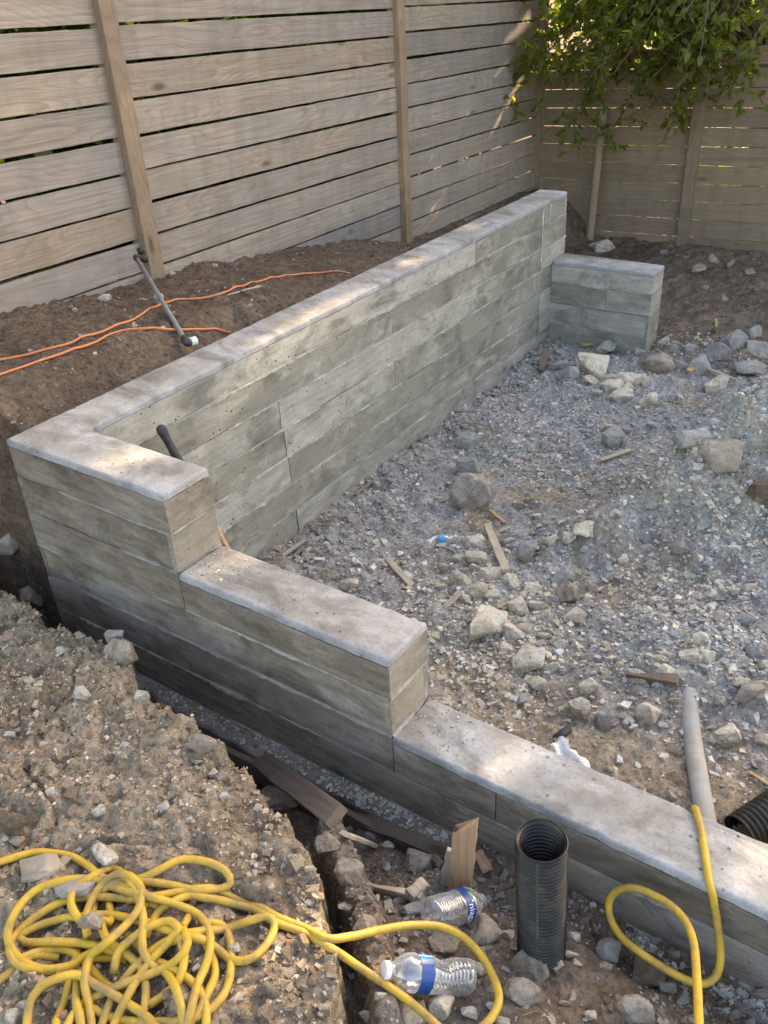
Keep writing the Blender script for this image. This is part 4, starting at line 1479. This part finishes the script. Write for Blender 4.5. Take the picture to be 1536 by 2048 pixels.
def hose_coil():
    S = 2.194

    def Z(L):
        return [(x / S, 1600 + y / S) for x, y in L]
    strands = [  # zoomed tracing points, base lift in hose radii
        (Z([(-60, 285), (0, 270), (130, 237), (270, 238), (360, 275), (420, 318), (500, 372), (590, 425), (640, 470)]), 0.2),
        (Z([(640, 415), (540, 375), (420, 350), (290, 350), (150, 402), (62, 500), (35, 605), (80, 690), (180, 742), (300, 728), (370, 690), (450, 650)]), 2.2),
        (Z([(700, 470), (600, 440), (450, 425), (300, 440), (170, 500), (72, 590), (42, 650), (70, 715), (160, 748), (290, 742), (370, 705), (470, 690), (560, 700)]), 0.6),
        (Z([(690, 555), (600, 525), (480, 508), (330, 515), (200, 542), (95, 590), (112, 626), (250, 620), (370, 632), (480, 655), (560, 690)]), 1.4),
        (Z([(80, 700), (190, 662), (300, 660), (375, 720), (450, 800), (520, 840), (600, 830)]), 0.4),
        (Z([(-60, 835), (0, 790), (70, 735), (150, 690), (260, 690)]), 0.0),
        (Z([(385, 600), (375, 540), (392, 470), (432, 390), (500, 332), (570, 332), (620, 390), (610, 470), (550, 555), (460, 625), (402, 692), (368, 780), (388, 880), (400, 1000), (395, 1060)]), 4.4),
        (Z([(380, 560), (325, 490), (310, 430), (345, 378), (420, 322), (500, 306), (565, 345), (605, 420), (628, 520), (622, 620), (640, 690), (700, 760)]), 3.2),
        (Z([(560, 360), (640, 335), (720, 296), (810, 265), (905, 268), (990, 312), (1012, 362), (970, 398), (870, 398), (760, 376), (640, 355), (550, 352), (470, 380), (420, 440), (405, 520)]), 1.2),
        (Z([(430, 360), (540, 395), (640, 418), (780, 462), (880, 512), (922, 600), (912, 700), (872, 800), (840, 900), (820, 1000), (815, 1060)]), 3.0),
        (Z([(560, 440), (680, 420), (790, 405), (890, 385), (970, 402), (1080, 462), (1200, 508), (1330, 562)]) +
         [(652, 1875, -.485), (700, 1874, -.515), (760, 1860, -.545), (830, 1850, -.57), (890, 1856, -.6), (940, 1886, -.62), (975, 1932, -.63), (998, 1990, -.625), (985, 2032, -.62), (955, 2062, -.61), (920, 2090, -.6)], 0.8),
        (Z([(640, 600), (690, 500), (750, 445), (830, 425), (900, 427), (1000, 452), (1110, 480), (1200, 532), (1330, 585)]) +
         [(657, 1892, -.492), (700, 1922, -.535), (760, 1962, -.565), (820, 2004, -.585), (870, 2048, -.59), (910, 2090, -.59)], 0.3),
        (Z([(660, 545), (790, 582), (880, 575), (1000, 568), (1110, 522), (1172, 510), (1205, 550), (1180, 620), (1110, 690), (1030, 706), (960, 662), (900, 615), (820, 600), (720, 640), (650, 720)]), 1.6),
        (Z([(640, 690), (770, 745), (860, 820), (900, 900), (905, 1000), (900, 1060)]), 1.6),
        (Z([(560, 590), (650, 690), (740, 770), (785, 870), (805, 1000), (800, 1060)]), 0.8),
        (Z([(110, 1060), (118, 983), (135, 880), (190, 810), (280, 772), (345, 765), (405, 805), (480, 842), (570, 900), (640, 950), (700, 1010), (740, 1060)]), 3.6),
        (Z([(255, 1060), (265, 960), (290, 850), (320, 745), (345, 660)]), 0.2),
        (Z([(260, 1060), (295, 983), (370, 892), (480, 832), (600, 782), (720, 742), (790, 690), (822, 620), (800, 560)]), 2.6),
        (Z([(420, 1060), (445, 983), (505, 850), (600, 722), (700, 640), (790, 598), (880, 605)]), 2.2),
        (Z([(480, 1060), (505, 983), (562, 850), (650, 722), (758, 602), (782, 562), (742, 535), (660, 550), (590, 600), (520, 660), (500, 760)]), 3.4),
        (Z([(890, 540), (985, 565), (1016, 680), (1000, 820), (930, 912), (830, 962), (700, 976), (530, 966), (430, 930), (350, 880)]), 0.4),
        (Z([(880, 590), (930, 690), (942, 780), (882, 900), (835, 983), (800, 1060)]), 0.8),
        (Z([(480, 450), (485, 540), (440, 520), (470, 610), (560, 680), (620, 740), (640, 850), (620, 983), (610, 1060)]), 1.0),
        (Z([(340, 780), (335, 880), (350, 960), (360, 1060)]), 2.0),
        (Z([(830, 510), (790, 590), (810, 690), (780, 800), (720, 870), (650, 900)]), 0.4),
    ]
    parts = []
    for k, (L, base) in enumerate(strands):
        pts = []
        for j, pq in enumerate(L):
            px, py = pq[:2]
            if len(pq) == 3:
                pts.append(at(px, py, 2, pq[2]))
                continue
            cen = math.exp(-(((px - 235) / 190) ** 2 + ((py - 1900) / 130) ** 2))
            end = 1.0 if 0 < j < len(L) - 1 else .35
            pts.append(over(px, py, HR * (.75 + base * (.15 + .85 * cen) * end)))
        P = spline(pts, .012)
        # keep the sag natural: never into the soil
        gz = H(P[:, 0], P[:, 1]) + HR * .62
        P[:, 2] = np.maximum(P[:, 2], gz)
        for _ in range(3):
            P[1:-1, 2] = (P[:-2, 2] + 2 * P[1:-1, 2] + P[2:, 2]) / 4
        parts.append(tube(P, HR, 10))
    o = obj('yellow_hose', *joinm(parts), M['hose'], None, True)
    tag(o, 'dirty yellow hose heaped in a tangled coil on the mound', 'hose')


hose_coil()


def hose_right():
    spec = [(1402, 2120, -.46), (1398, 2048, -.36), (1394, 1960, -.24), (1386, 1880, -.13), (1362, 1830, -.07), (1320, 1796, -.045), (1270, 1776, -.04), (1236, 1781, -.045), (1218, 1806, -.06),
            (1223, 1842, -.085), (1245, 1876, -.11), (1270, 1897, -.125), (1310, 1925, -.13), (1352, 1950, -.125), (1400, 1968, -.11), (1430, 1955, -.085), (1441, 1920, -.06), (1438, 1870, -.035),
            (1429, 1810, -.017), (1424, 1785, -.0135)]
    pts = [at(px, py, 1, y) for px, py, y in spec]
    q = at(1418, 1762, 1, -.002)
    pts.append((q[0], .004, -.553))
    for px, py in ((1409, 1700), (1400, 1652)):
        q = at(px, py, 2, -.56 + HR)
        pts.append(q)
    q = at(1390, 1618, 2, -.56 + HR)
    pts.append((q[0], T + .004, -.556))
    pts.append((q[0] - .005, T + .02, -.60))
    pts.append((q[0] - .01, T + .035, -.72))
    gx_, gy_ = q[0] + .05, T + .12
    pts.append((gx_, gy_, hz(gx_, gy_) + HR))
    P = spline(pts, .01)
    o = obj('yellow_hose', *tube(P, HR, 10), M['hose'], None, True)
    tag(o, 'yellow hose looping up beside and over the lowest wall step', 'hose')


hose_right()


def cord(L, label):
    pts = [over(px, py, .004) for px, py in L]
    P = spline(pts, .02)
    P[:, 2] = np.maximum(P[:, 2], H(P[:, 0], P[:, 1]) + .003)
    for _ in range(12):
        P[1:-1] = (P[:-2] + 2 * P[1:-1] + P[2:]) / 4
    up = np.maximum(H(P[:, 0], P[:, 1]) + .0045 - P[:, 2], 0)
    for _ in range(4):
        up[1:-1] = np.maximum(up[1:-1], (up[:-2] + up[2:]) / 2)
    P[:, 2] += up
    o = obj('orange_cord', *tube(P, .0052, 7), M['cord'], None, True)
    tag(o, label, 'cord')


cord([(-60, 738), (0, 722), (80, 704), (150, 688), (210, 664), (270, 640), (340, 605), (380, 600), (420, 598), (455, 588), (490, 575), (560, 555), (640, 548), (700, 547)],
     'orange cord nearer the fence, running far along the dirt strip')
cord([(-60, 768), (0, 750), (50, 733), (100, 716), (170, 697), (205, 680), (240, 662), (300, 659), (360, 660), (410, 662), (460, 665)],
     'orange cord nearer the wall, ending at the hole behind it')


# ================================================================== PIPES
def corrugated(name, a, b, ro, pitch, label, stripes=True, n=44):
    a, b = np.array(a, float), np.array(b, float)
    m, l = frame(a, b, (0, 0, 1) if abs((b - a)[2]) < .5 * np.linalg.norm(b - a) else (1, 0, 0))
    root = empty(name, tuple(a), label, 'pipe')
    k = int(l / pitch)
    px = []
    for i in range(k * 6 + 1):
        x = -l / 2 + i * pitch / 6
        ph = (i % 6) / 6.0
        px.append((x, ro - .0075 * (.5 - .5 * math.cos(2 * math.pi * ph)) ** .8))
    inner = [(x, r - .0032) for x, r in px]
    lipx = px[-1][0]
    prof = px + [(lipx + .002, ro - .001), (lipx + .0045, ro - .0022), (lipx + .002, ro - .0045)] + inner[::-1]
    v, f = lathe(prof, n)
    rg = np.random.default_rng(3)
    # slightly out of round, dented mouth
    an = np.arctan2(v[:, 2], v[:, 1])
    k2 = 1 + .012 * np.cos(2 * an + 1) + .018 * np.exp(-((v[:, 0] - l / 2) / .02) ** 2) * np.cos(3 * an + .4)
    v[:, 1] *= k2
    v[:, 2] *= k2
    o = bpy.data.objects.new('pipe_wall', mesh_data('pipe_wall', v, f, M['black'], True))
    o.matrix_basis = Matrix.Translation(-Vector(root.location)) @ m
    link(o, root)
    if stripes:
        for c0 in (2.6, 5.0):
            V, F = [], []
            xs = [q for q in px]
            for i, (x, r) in enumerate(xs):
                for dd in (-.035, 0, .035):
                    kk = 1 + .012 * math.cos(2 * (c0 + dd) + 1)
                    V.append((x, (r * kk + .0006) * math.cos(c0 + dd), (r * kk + .0006) * math.sin(c0 + dd)))
            for i in range(len(xs) - 1):
                for j in range(2):
                    F.append((i * 3 + j, i * 3 + j + 1, i * 3 + j + 4, i * 3 + j + 3))
            s_ = bpy.data.objects.new('green_stripe', mesh_data('green_stripe', V, F, M['green'], True))
            s_.matrix_basis = Matrix.Translation(-Vector(root.location)) @ m
            link(s_, root)
    return root


corrugated('corrugated_pipe', (2.098, -.240, -.80), (2.079, -.246, -.335), 0.0575, .0126, 'black corrugated drain pipe standing upright in front of the low wall')
ga = at(1478, 1668, 2, -.80)
gb = at(1600, 1588, 2, -.77)
corrugated('corrugated_pipe', gb + (gb - ga) * 1.2, ga, .056, .0165, 'black corrugated pipe lying in the yard at the right edge', False)


def buried_pipe():
    P = [over(1377, 1385, -.02), over(1381, 1440, .004), over(1388, 1500, .018), over(1398, 1560, .024), over(1408, 1620, .026), over(1415, 1660, .026)]
    P = np.array(P)
    P = np.vstack([P, [P[-1] + (P[-1] - P[-2]) * 1.5]])
    P[-1][1] = max(P[-1][1], T - .02)
    Q = spline(P, .015)
    o = obj('conduit_pipe', *tube(Q, .029, 16), M['dustpipe'], None, True)
    tag(o, 'dusty grey pipe half buried in dirt and running under the low wall', 'pipe')


buried_pipe()


def riser():
    b = over(374, 686, .03)
    t = at(272, 514, 0, -.80)
    root = empty('riser_pipe', tuple(b), 'thin grey sprinkler riser with black elbows leaning toward the fence post', 'pipe')
    B = np.array(b)
    obj('pipe_stem', *tube(np.array([b, (b + t) / 2, t]) - B, .0105, 12), M['pvc'], root, True)
    e1 = at(289, 518, 0, -.81)
    e2 = at(281, 500, 0, -.82)
    j = obj('elbow', *joinm([tube(spline([t - (t - b) * .03, t, t + (e1 - t) * .5, e1], .008) - B, .0145, 12), tube(np.array([e1 + (e1 - t) * .12, e1 - (e1 - t) * .45]) - B, .0185, 12)]), M['rubber'], root, True)
    obj('riser_nozzle', *joinm([tube(spline([e1, (e1 + e2) / 2 + (.004, 0, 0), e2], .008) - B, .013, 12), tube(np.array([e1 + (e2 - e1) * .6, e2 + (e2 - e1) * .25]) - B, .0165, 12)]), M['rubber'], root, True)
    c = over(392, 681, .032)
    obj('elbow', *tube(spline([b + (t - b) * .05, b, b + (c - b) * .6], .008) - B, .0155, 12), M['rubber'], root, True)
    obj('white_coupling', *tube(np.array([b + (c - b) * .35, c]) - B, .018, 14), M['pvcw'], root, True)


riser()


def tool_handle():
    # rubber grip of a hand tool leaning in the corner behind the top step
    top = at(318, 850, 1, .36)
    mid_ = at(352, 912, 1, .36)
    d = mid_ - top
    d = d / np.linalg.norm(d)
    foot = top + d * ((hz(top[0] + .3, .36) - top[2]) / d[2])
    root = empty('hand_tool', tuple(foot), 'tool with black rubber grip leaning behind the top wall step', 'tool')
    B = np.array(foot)
    L = np.linalg.norm(foot - top)
    s = np.array([0, .004, .01, .02, .035, .06, .09, .13, .17, .22, .24])
    r = np.array([.004, .013, .0175, .0185, .017, .0145, .0148, .0158, .0162, .0158, .012])
    obj('grip', *tube(top[None] + d[None] * s[:, None] - B, r, 16), M['rubber'], root, True)
    obj('shaft', *tube(np.array([top + d * .235, foot]) - B, .0115, 12), M['stake'], root, True)
    h = foot + np.array([0, 0, .03])
    obj('steel_head', *tube(np.array([h + (-.07, .01, .0), h + (-.05, .008, 0), h + (.05, -.008, 0), h + (.07, -.01, 0)]) - B, [.024, .028, .028, .024], 8), M['pvc'], root)


tool_handle()


# ================================================================== BOTTLES
def bottle(name, pa, pb, za, zb, label, variant, roll=0.0, fat=1.0):
    """pa neck end, pb base end (photo pixels); axis heights above ground"""
    A, Bp = over(*pa, za), over(*pb, zb)
    root = empty(name, tuple((A + Bp) / 2 - np.array([0, 0, .03])), label, 'bottle')
    l = np.linalg.norm(A - Bp)
    m, _ = frame(Bp, A, (0, 0, 1))
    m = m @ Matrix.Rotation(roll, 4, 'X')
    k = l / .205
    body = [(-.1025, .006), (-.1015, .018), (-.0985, .026), (-.092, .0305), (-.084, .0315)]
    x = -.08
    while x < -.004:
        body += [(x, .0312), (x + .003, .0296), (x + .006, .0312)]
        x += .0085
    body += [(.0, .0318), (.003, .0316), (.034, .0316), (.038, .0318), (.046, .0312), (.056, .029), (.066, .0248), (.075, .0195), (.082, .0145), (.086, .0128), (.0885, .0128), (.089, .0155), (.0905, .0155), (.091, .0125), (.1, .0125)]
    kr = k * fat
    body = [(x * k, r * kr) for x, r in body]

    def dent(v):
        v = v.copy()
        an = np.arctan2(v[:, 2], v[:, 1])
        if variant == 1:
            g = np.exp(-((v[:, 0] / k + .03) / .02) ** 2)
            sc = 1 - .28 * g * np.clip(np.cos(an - .6), 0, 1) ** 1.5
            g2 = np.exp(-((v[:, 0] / k + .085) / .02) ** 2)
            sc = sc + .05 * g2 * np.cos(2 * an)
            v[:, 1] *= sc
            v[:, 2] *= sc
        elif variant == 2:
            sc = 1 - .06 * np.exp(-((v[:, 0] / k + .05) / .03) ** 2) * np.cos(2 * an)
            v[:, 1] *= sc
            v[:, 2] *= sc
        else:
            g = np.exp(-((v[:, 0] / k + .03) / .05) ** 2)
            v[:, 2] *= 1 - .45 * g
            v[:, 1] *= 1 + .15 * g
            v[:, 2] += .008 * np.sin(v[:, 0] * 70) * k
        return v

    def part(nm, v, f, mat):
        o = bpy.data.objects.new(nm, mesh_data(nm, v, f, mat, True))
        o.matrix_basis = Matrix.Translation(-Vector(root.location)) @ m
        return link(o, root)
    v, f = lathe(body, 36)
    part('bottle_body', dent(v), f, M['clear'])
    if variant != 2:
        cp = [(.0915, .0142), (.0925, .0152), (.1015, .0152), (.1035, .0146), (.104, .012), (.104, .0005)]
        v, f = lathe([(x * k, r * kr) for x, r in cp], 28)
        part('bottle_cap', v, f, M['cap'])
    else:
        cp = [(.0995, .0125), (.1005, .0123), (.1005, .0112), (.094, .0112)]
        v, f = lathe([(x * k, r * kr) for x, r in cp], 28)
        part('bottle_mouth', v, f, M['clear'])
    lb = [(.0035, .0322), (.0335, .0322)] if variant == 1 else ([(.004, .0322), (.034, .0322)] if variant == 2 else [(-.012, .0325), (.018, .0325)])
    v, f = lathe([(x * k, r * kr) for x, r in [lb[0], ((lb[0][0] + lb[1][0]) / 2, lb[0][1]), lb[1]]], 40)
    lab = part('paper_label', dent(v), f, M['blue'] if variant != 3 else M['cyan'])

    # print on the label: lettering bent round the bottle
    rr = .0322 * kr + .0004

    def wrap(pts2, a0, x0):
        pts2 = np.asarray(pts2, float)
        a = a0 + pts2[:, 0] / rr
        return np.column_stack([x0 + pts2[:, 1], rr * np.cos(a), rr * np.sin(a)])

    def word(txt, size, a0, x0, mat, nm):
        cu = bpy.data.curves.new('lettering', 'FONT')
        cu.body = txt
        cu.size = size
        cu.align_x = 'CENTER'
        cu.resolution_u = 3
        to = bpy.data.objects.new('lettering', cu)
        COL.objects.link(to)
        dg = bpy.context.evaluated_depsgraph_get()
        me = bpy.data.meshes.new_from_object(to.evaluated_get(dg))
        vv = np.array([q.co[:2] for q in me.vertices])
        ff = [tuple(p.vertices) for p in me.polygons]
        bpy.data.objects.remove(to)
        if len(vv) == 0:
            return
        o = bpy.data.objects.new(nm, mesh_data(nm, dent(wrap(vv, a0, x0)), ff, mat))
        o.matrix_basis = Matrix.Identity(4)
        link(o, lab)
        return o

    def shape(a0, x0, w, h, mat, nm, n=10, skew=0.0, rad=None):
        if rad:
            pts = [(0, 0)] + [(rad * math.cos(t), rad * math.sin(t)) for t in np.linspace(0, 2 * math.pi, 17)[:-1]]
            ff = [(0, i, i % 16 + 1) for i in range(1, 17)]
        else:
            pts = []
            for i in range(n + 1):
                u = -w / 2 + w * i / n
                pts += [(u, -h / 2 + skew * i / n), (u, h / 2 + skew * i / n)]
            ff = [(2 * i, 2 * i + 2, 2 * i + 3, 2 * i + 1) for i in range(n)]
        o = bpy.data.objects.new(nm, mesh_data(nm, dent(wrap(pts, a0, x0)), ff, mat))
        link(o, lab)
    if variant == 2:
        word('niagara', .029 * k, PHI2, .0105 * k, M['ink'], 'lettering')
        shape(PHI2 - 1.35, .028 * k, .016 * k, .008 * k, M['greenink'], 'green_leaf', skew=.003)
        shape(PHI2 - .95, .0275 * k, 0, 0, M['yellowink'], 'yellow_sun', rad=.0032 * k)
        shape(PHI2 + .05, .0065 * k, .03 * k, .0016 * k, M['ink'], 'white_rule')
    elif variant == 1:
        shape(PHI1 - .55, .019 * k, .010 * k, .030 * k, M['cyan'], 'pale_band')
        shape(PHI1 - .32, .019 * k, .0035 * k, .030 * k, M['ink'], 'white_band')
        word('niagara', .0065 * k, PHI1 - .12, .020 * k, M['ink'], 'lettering')
        for q in range(4):
            shape(PHI1 + .18 + .06 * q, .0095 * k, .0009 * k, .012 * k, M['ink'], 'small_print')
        for q in range(6):
            shape(PHI1 + .5 + .07 * q, (.02 + .002 * (q % 3)) * k, .0008 * k, (.012 + .003 * (q % 2)) * k, M['ink'], 'small_print')
    return root


PHI1, PHI2 = .75, 1.45
bottle('water_bottle', (768, 1940), (942, 1956), .030, .030, 'clear bottle with white cap and blue label inside the hose loop', 1, 0.0, 1.2)
bottle('water_bottle', (966, 1800), (856, 1832), .05, .05, 'clear uncapped bottle with blue label beside the broken stake', 2, 0.0, 1.5)
bottle('water_bottle', (912, 1075), (848, 1090), .018, .018, 'crushed clear bottle with bright blue label in the middle of the yard', 3)


# ================================================================== TIMBER
def plank(name, pa, pb, w, t, mat, label, la=.008, lb=.008, roll=0.0, cat='wood scrap', group=None, face=(0, 0, 1), taper=None, seg=6, rag=.0012, ends=0.0):
    a, b = over(*pa, la), over(*pb, lb)
    o = member(name, a, b, t, w, face, M[mat], None, min(.002, t * .2), seg, rag, int(pa[0] * 3 + pa[1]), roll)
    if taper is not None or ends:
        me = o.data
        l = np.linalg.norm(b - a)
        rg = random.Random(int(pa[0]))
        for q in me.vertices:
            u = q.co.x / l + .5
            if taper is not None:
                k = taper[0] + (taper[1] - taper[0]) * u
                q.co.z *= k
            if ends and (u < .02 or u > .98):
                q.co.x += rg.uniform(-ends, ends)
    tag(o, label, cat, group)
    return o


plank('plank', (975, 1050), (1012, 1142), .034, .016, 'scrap', 'pale short plank lying on the limestone heap', .03, .022, .1)
plank('plank', (774, 1117), (824, 1172), .026, .016, 'scrap', 'weathered stick with split end left of the limestone heap', .03, .016, .2, ends=.01)
plank('wood_scrap', (889, 1216), (921, 1184), .026, .012, 'scrap', 'small grey wood offcut beside the largest limestone block', .012, .012)
plank('wood_scrap', (1203, 920), (1262, 900), .022, .014, 'scrap', 'pale broken lath left of the gravel pile', .012, .02, .3, ends=.012)
plank('wood_wedge', (1252, 1352), (1356, 1360), .04, .026, 'plank', 'brown tapered wooden wedge in the yard rubble', .012, .02, .2, taper=(.12, 1.0))
plank('wood_scrap', (1128, 668), (1178, 683), .022, .014, 'yellow_wood', 'splintered yellow wood piece at the foot of the return wall', .025, .02, .2, ends=.015)
plank('wood_scrap', (1168, 690), (1212, 684), .03, .012, 'yellow_wood', 'short yellow wood block at the foot of the return wall', .016, .02, .1)
plank('wood_scrap', (1376, 742), (1411, 718), .03, .012, 'yellow_wood', 'bent yellow wood scrap among stones behind the gravel pile', .02, .03, .3)
plank('wood_stick', (1412, 736), (1474, 760), .016, .012, 'scrap', 'thin pale stick behind the gravel pile', .025, .02)
plank('wood_stick', (1310, 697), (1352, 722), .012, .01, 'yellow_wood', 'thin yellow splinter beside the brown block', .02, .02)
plank('wood_scrap', (980, 1020), (1010, 1046), .018, .01, 'stake', 'small brown splinter right of the lone boulder', .01, .01)
plank('wood_stick', (565, 1112), (612, 1078), .016, .012, 'scrap', 'grey stick against the foot of the long wall near the step', .01, .018, .3)
plank('wood_stick', (710, 990), (745, 962), .016, .01, 'plank', 'dark stick at the foot of the long wall in mid length', .01, .02, .3)
plank('wood_scrap', (1432, 655), (1432, 638), .018, .016, 'stake', 'short wooden stub poking from the earth beyond the return wall', -.005, .05)
plank('wood_scrap', (1082, 742), (1092, 700), .045, .02, 'plank', 'rotten reddish board end in the far inner corner', .01, .06, .3, ends=.012)
plank('wood_scrap', (1205, 858), (1240, 868), .012, .008, 'yellow_wood', 'yellow splinter beside the grey stone near the pile', .008, .008)
plank('wood_stick', (1500, 1545), (1545, 1575), .01, .008, 'yellow_wood', 'yellow splinter near the lying corrugated pipe', .006, .006)
plank('wood_scrap', (455, 590), (520, 572), .02, .006, 'scrap', 'long pale splinter by the orange cord', .008, .008, taper=(.2, 1))
plank('wood_stick', (280, 597), (340, 612), .008, .006, 'scrap', 'thin brown stick crossing behind the riser pipe', .008, .008)

# timber in the trench
plank('form_plank', (478, 1488), (672, 1634), .062, .03, 'plank', 'heavy old plank lying in the trench along the footing', .012, .02, .45, 'plank')
plank('form_plank', (690, 1626), (912, 1712), .04, .022, 'plank', 'narrow batten below the footing left of the broken stake', .045, .05, .5, 'plank')
plank('wood_stick', (302, 1386), (356, 1442), .014, .012, 'plank', 'thin dark stick bridging the trench', .12, .12, .2)
plank('wood_scrap', (745, 1776), (846, 1796), .022, .03, 'scrap', 'grey split batten with a block end behind the upper bottle', .03, .03, .1, taper=(.35, 1))
plank('wood_scrap', (818, 1792), (850, 1768), .03, .03, 'scrap', 'short square block joined to the grey split batten', .04, .045, .1)
plank('wood_scrap', (600, 1560), (690, 1612), .022, .012, 'plank', 'thin dark lath tucked behind the heavy trench plank', .02, .03, .4)
plank('wood_scrap', (690, 1668), (748, 1690), .024, .012, 'scrap', 'short grey scrap on the rubble below the narrow batten', .02, .02, .2)
plank('wood_scrap', (842, 1690), (880, 1726), .02, .01, 'plank', 'thin dirty slat leaning left of the broken stake', .02, .06, .3)
plank('wood_scrap', (955, 1706), (975, 1738), .03, .012, 'stake', 'orange-brown board end behind the broken stake', .02, .04, .3)
plank('wood_stick', (400, 1436), (468, 1474), .014, .01, 'plank', 'thin dark strip along the trench floor left of the heavy plank', .02, .02, .2)
fb = member('form_board', (.42, -.083, -.925), (1.75, -.080, -.905), .02, .09, (0, -1, 0), M['plank'], None, .002, 14, .003, 77)
tag(fb, 'dark form board still standing against the footing', 'plank')


def stake():
    a = over(918, 1795, -.03)
    b = at(932, 1646, 1, a[1] + .035)
    root = empty('wooden_stake', tuple(a), 'orange-brown broken board standing upright by the low wall', 'stake')
    m, l = frame(a, b, (.35, -1, 0))
    v, f = box_bev(l, .024, .058, .002, 10, .0008, 4)
    v = np.array(v)
    u = v[:, 0] / l + .5
    top = u > .99
    v[top, 0] += v[top, 2] * 1.1 - .012 + .004 * np.sin(v[top, 2] * 900)
    o = bpy.data.objects.new('stake_board', mesh_data('stake_board', v, f, M['stake']))
    o.matrix_basis = Matrix.Translation(-Vector(root.location)) @ m
    link(o, root)
    a2, b2 = a + np.array([-.042, -.004, 0]), a + (b - a) * .58 + np.array([-.03, -.002, 0])
    member('grey_lath', a2, b2, .014, .03, (.35, -1, 0), M['scrap'], root, .001, 6, .001, 9)


stake()


def round_post():
    P = np.array([(-.60, 6.40, -1.15), (-.585, 6.42, -.5), (-.57, 6.44, .13)])
    root = empty('round_post', tuple(P[0] + (0, 0, .2)), 'slim round wooden post standing before the far fence', 'post')
    v, f = tube(spline(P, .08) - np.array(root.location), .038, 14)
    obj('post_shaft', v, f, M['post'], root, True)
    v, f = tube(np.array([P[-1], P[-1] + (0, 0, .006)]) - np.array(root.location), .03, 14)
    obj('cut_top', v, f, M['scrap'], root)


round_post()


def litter():
    # printed paper and a black lighter-sized tube beside the lowest step
    p = at(1140, 1515, 2, -.72)
    rg = np.random.default_rng(8)
    n, mm = 14, 7
    V = []
    for i in range(n):
        for j in range(mm):
            u, w = (i / (n - 1) - .5) * .12, (j / (mm - 1) - .5) * .045
            w += .006 * math.sin(i * 1.3) * (1 if j in (0, mm - 1) else .3)
            V.append((u, w, .012 * math.sin(i * .8 + .5) + .008 * math.sin(j * 1.1 + i * .4)))
    idx = np.arange(n * mm).reshape(n, mm)
    F = np.stack([idx[:-1, :-1], idx[1:, :-1], idx[1:, 1:], idx[:-1, 1:]], -1).reshape(-1, 4)
    o = obj('printed_paper', np.array(V), F, M['paper'], None, True)
    q = at(1140, 1506, 1, T + .045)
    o.location = (q[0], T + .05, q[2] - .02)
    o.rotation_euler = (R(12), R(8), R(-14))
    sd = o.modifiers.new('thickness', 'SOLIDIFY')
    sd.thickness = .0006
    tag(o, 'crumpled printed white paper behind the edge of the lowest step', 'paper')
    a, b = over(1112, 1478, .014), over(1138, 1458, .014)
    root = empty('black_marker', tuple(a), 'small black tube-shaped litter beside the crumpled paper', 'litter')
    d = b - a
    obj('tube_body', *tube(np.array([a, a + d * .8, b]) - a, [.014, .014, .012], 12), M['rubber'], root, True)
    obj('tube_tip', *tube(np.array([a - d * .18, a]) - a, [.005, .008], 10), M['stake'], root, True)


litter()
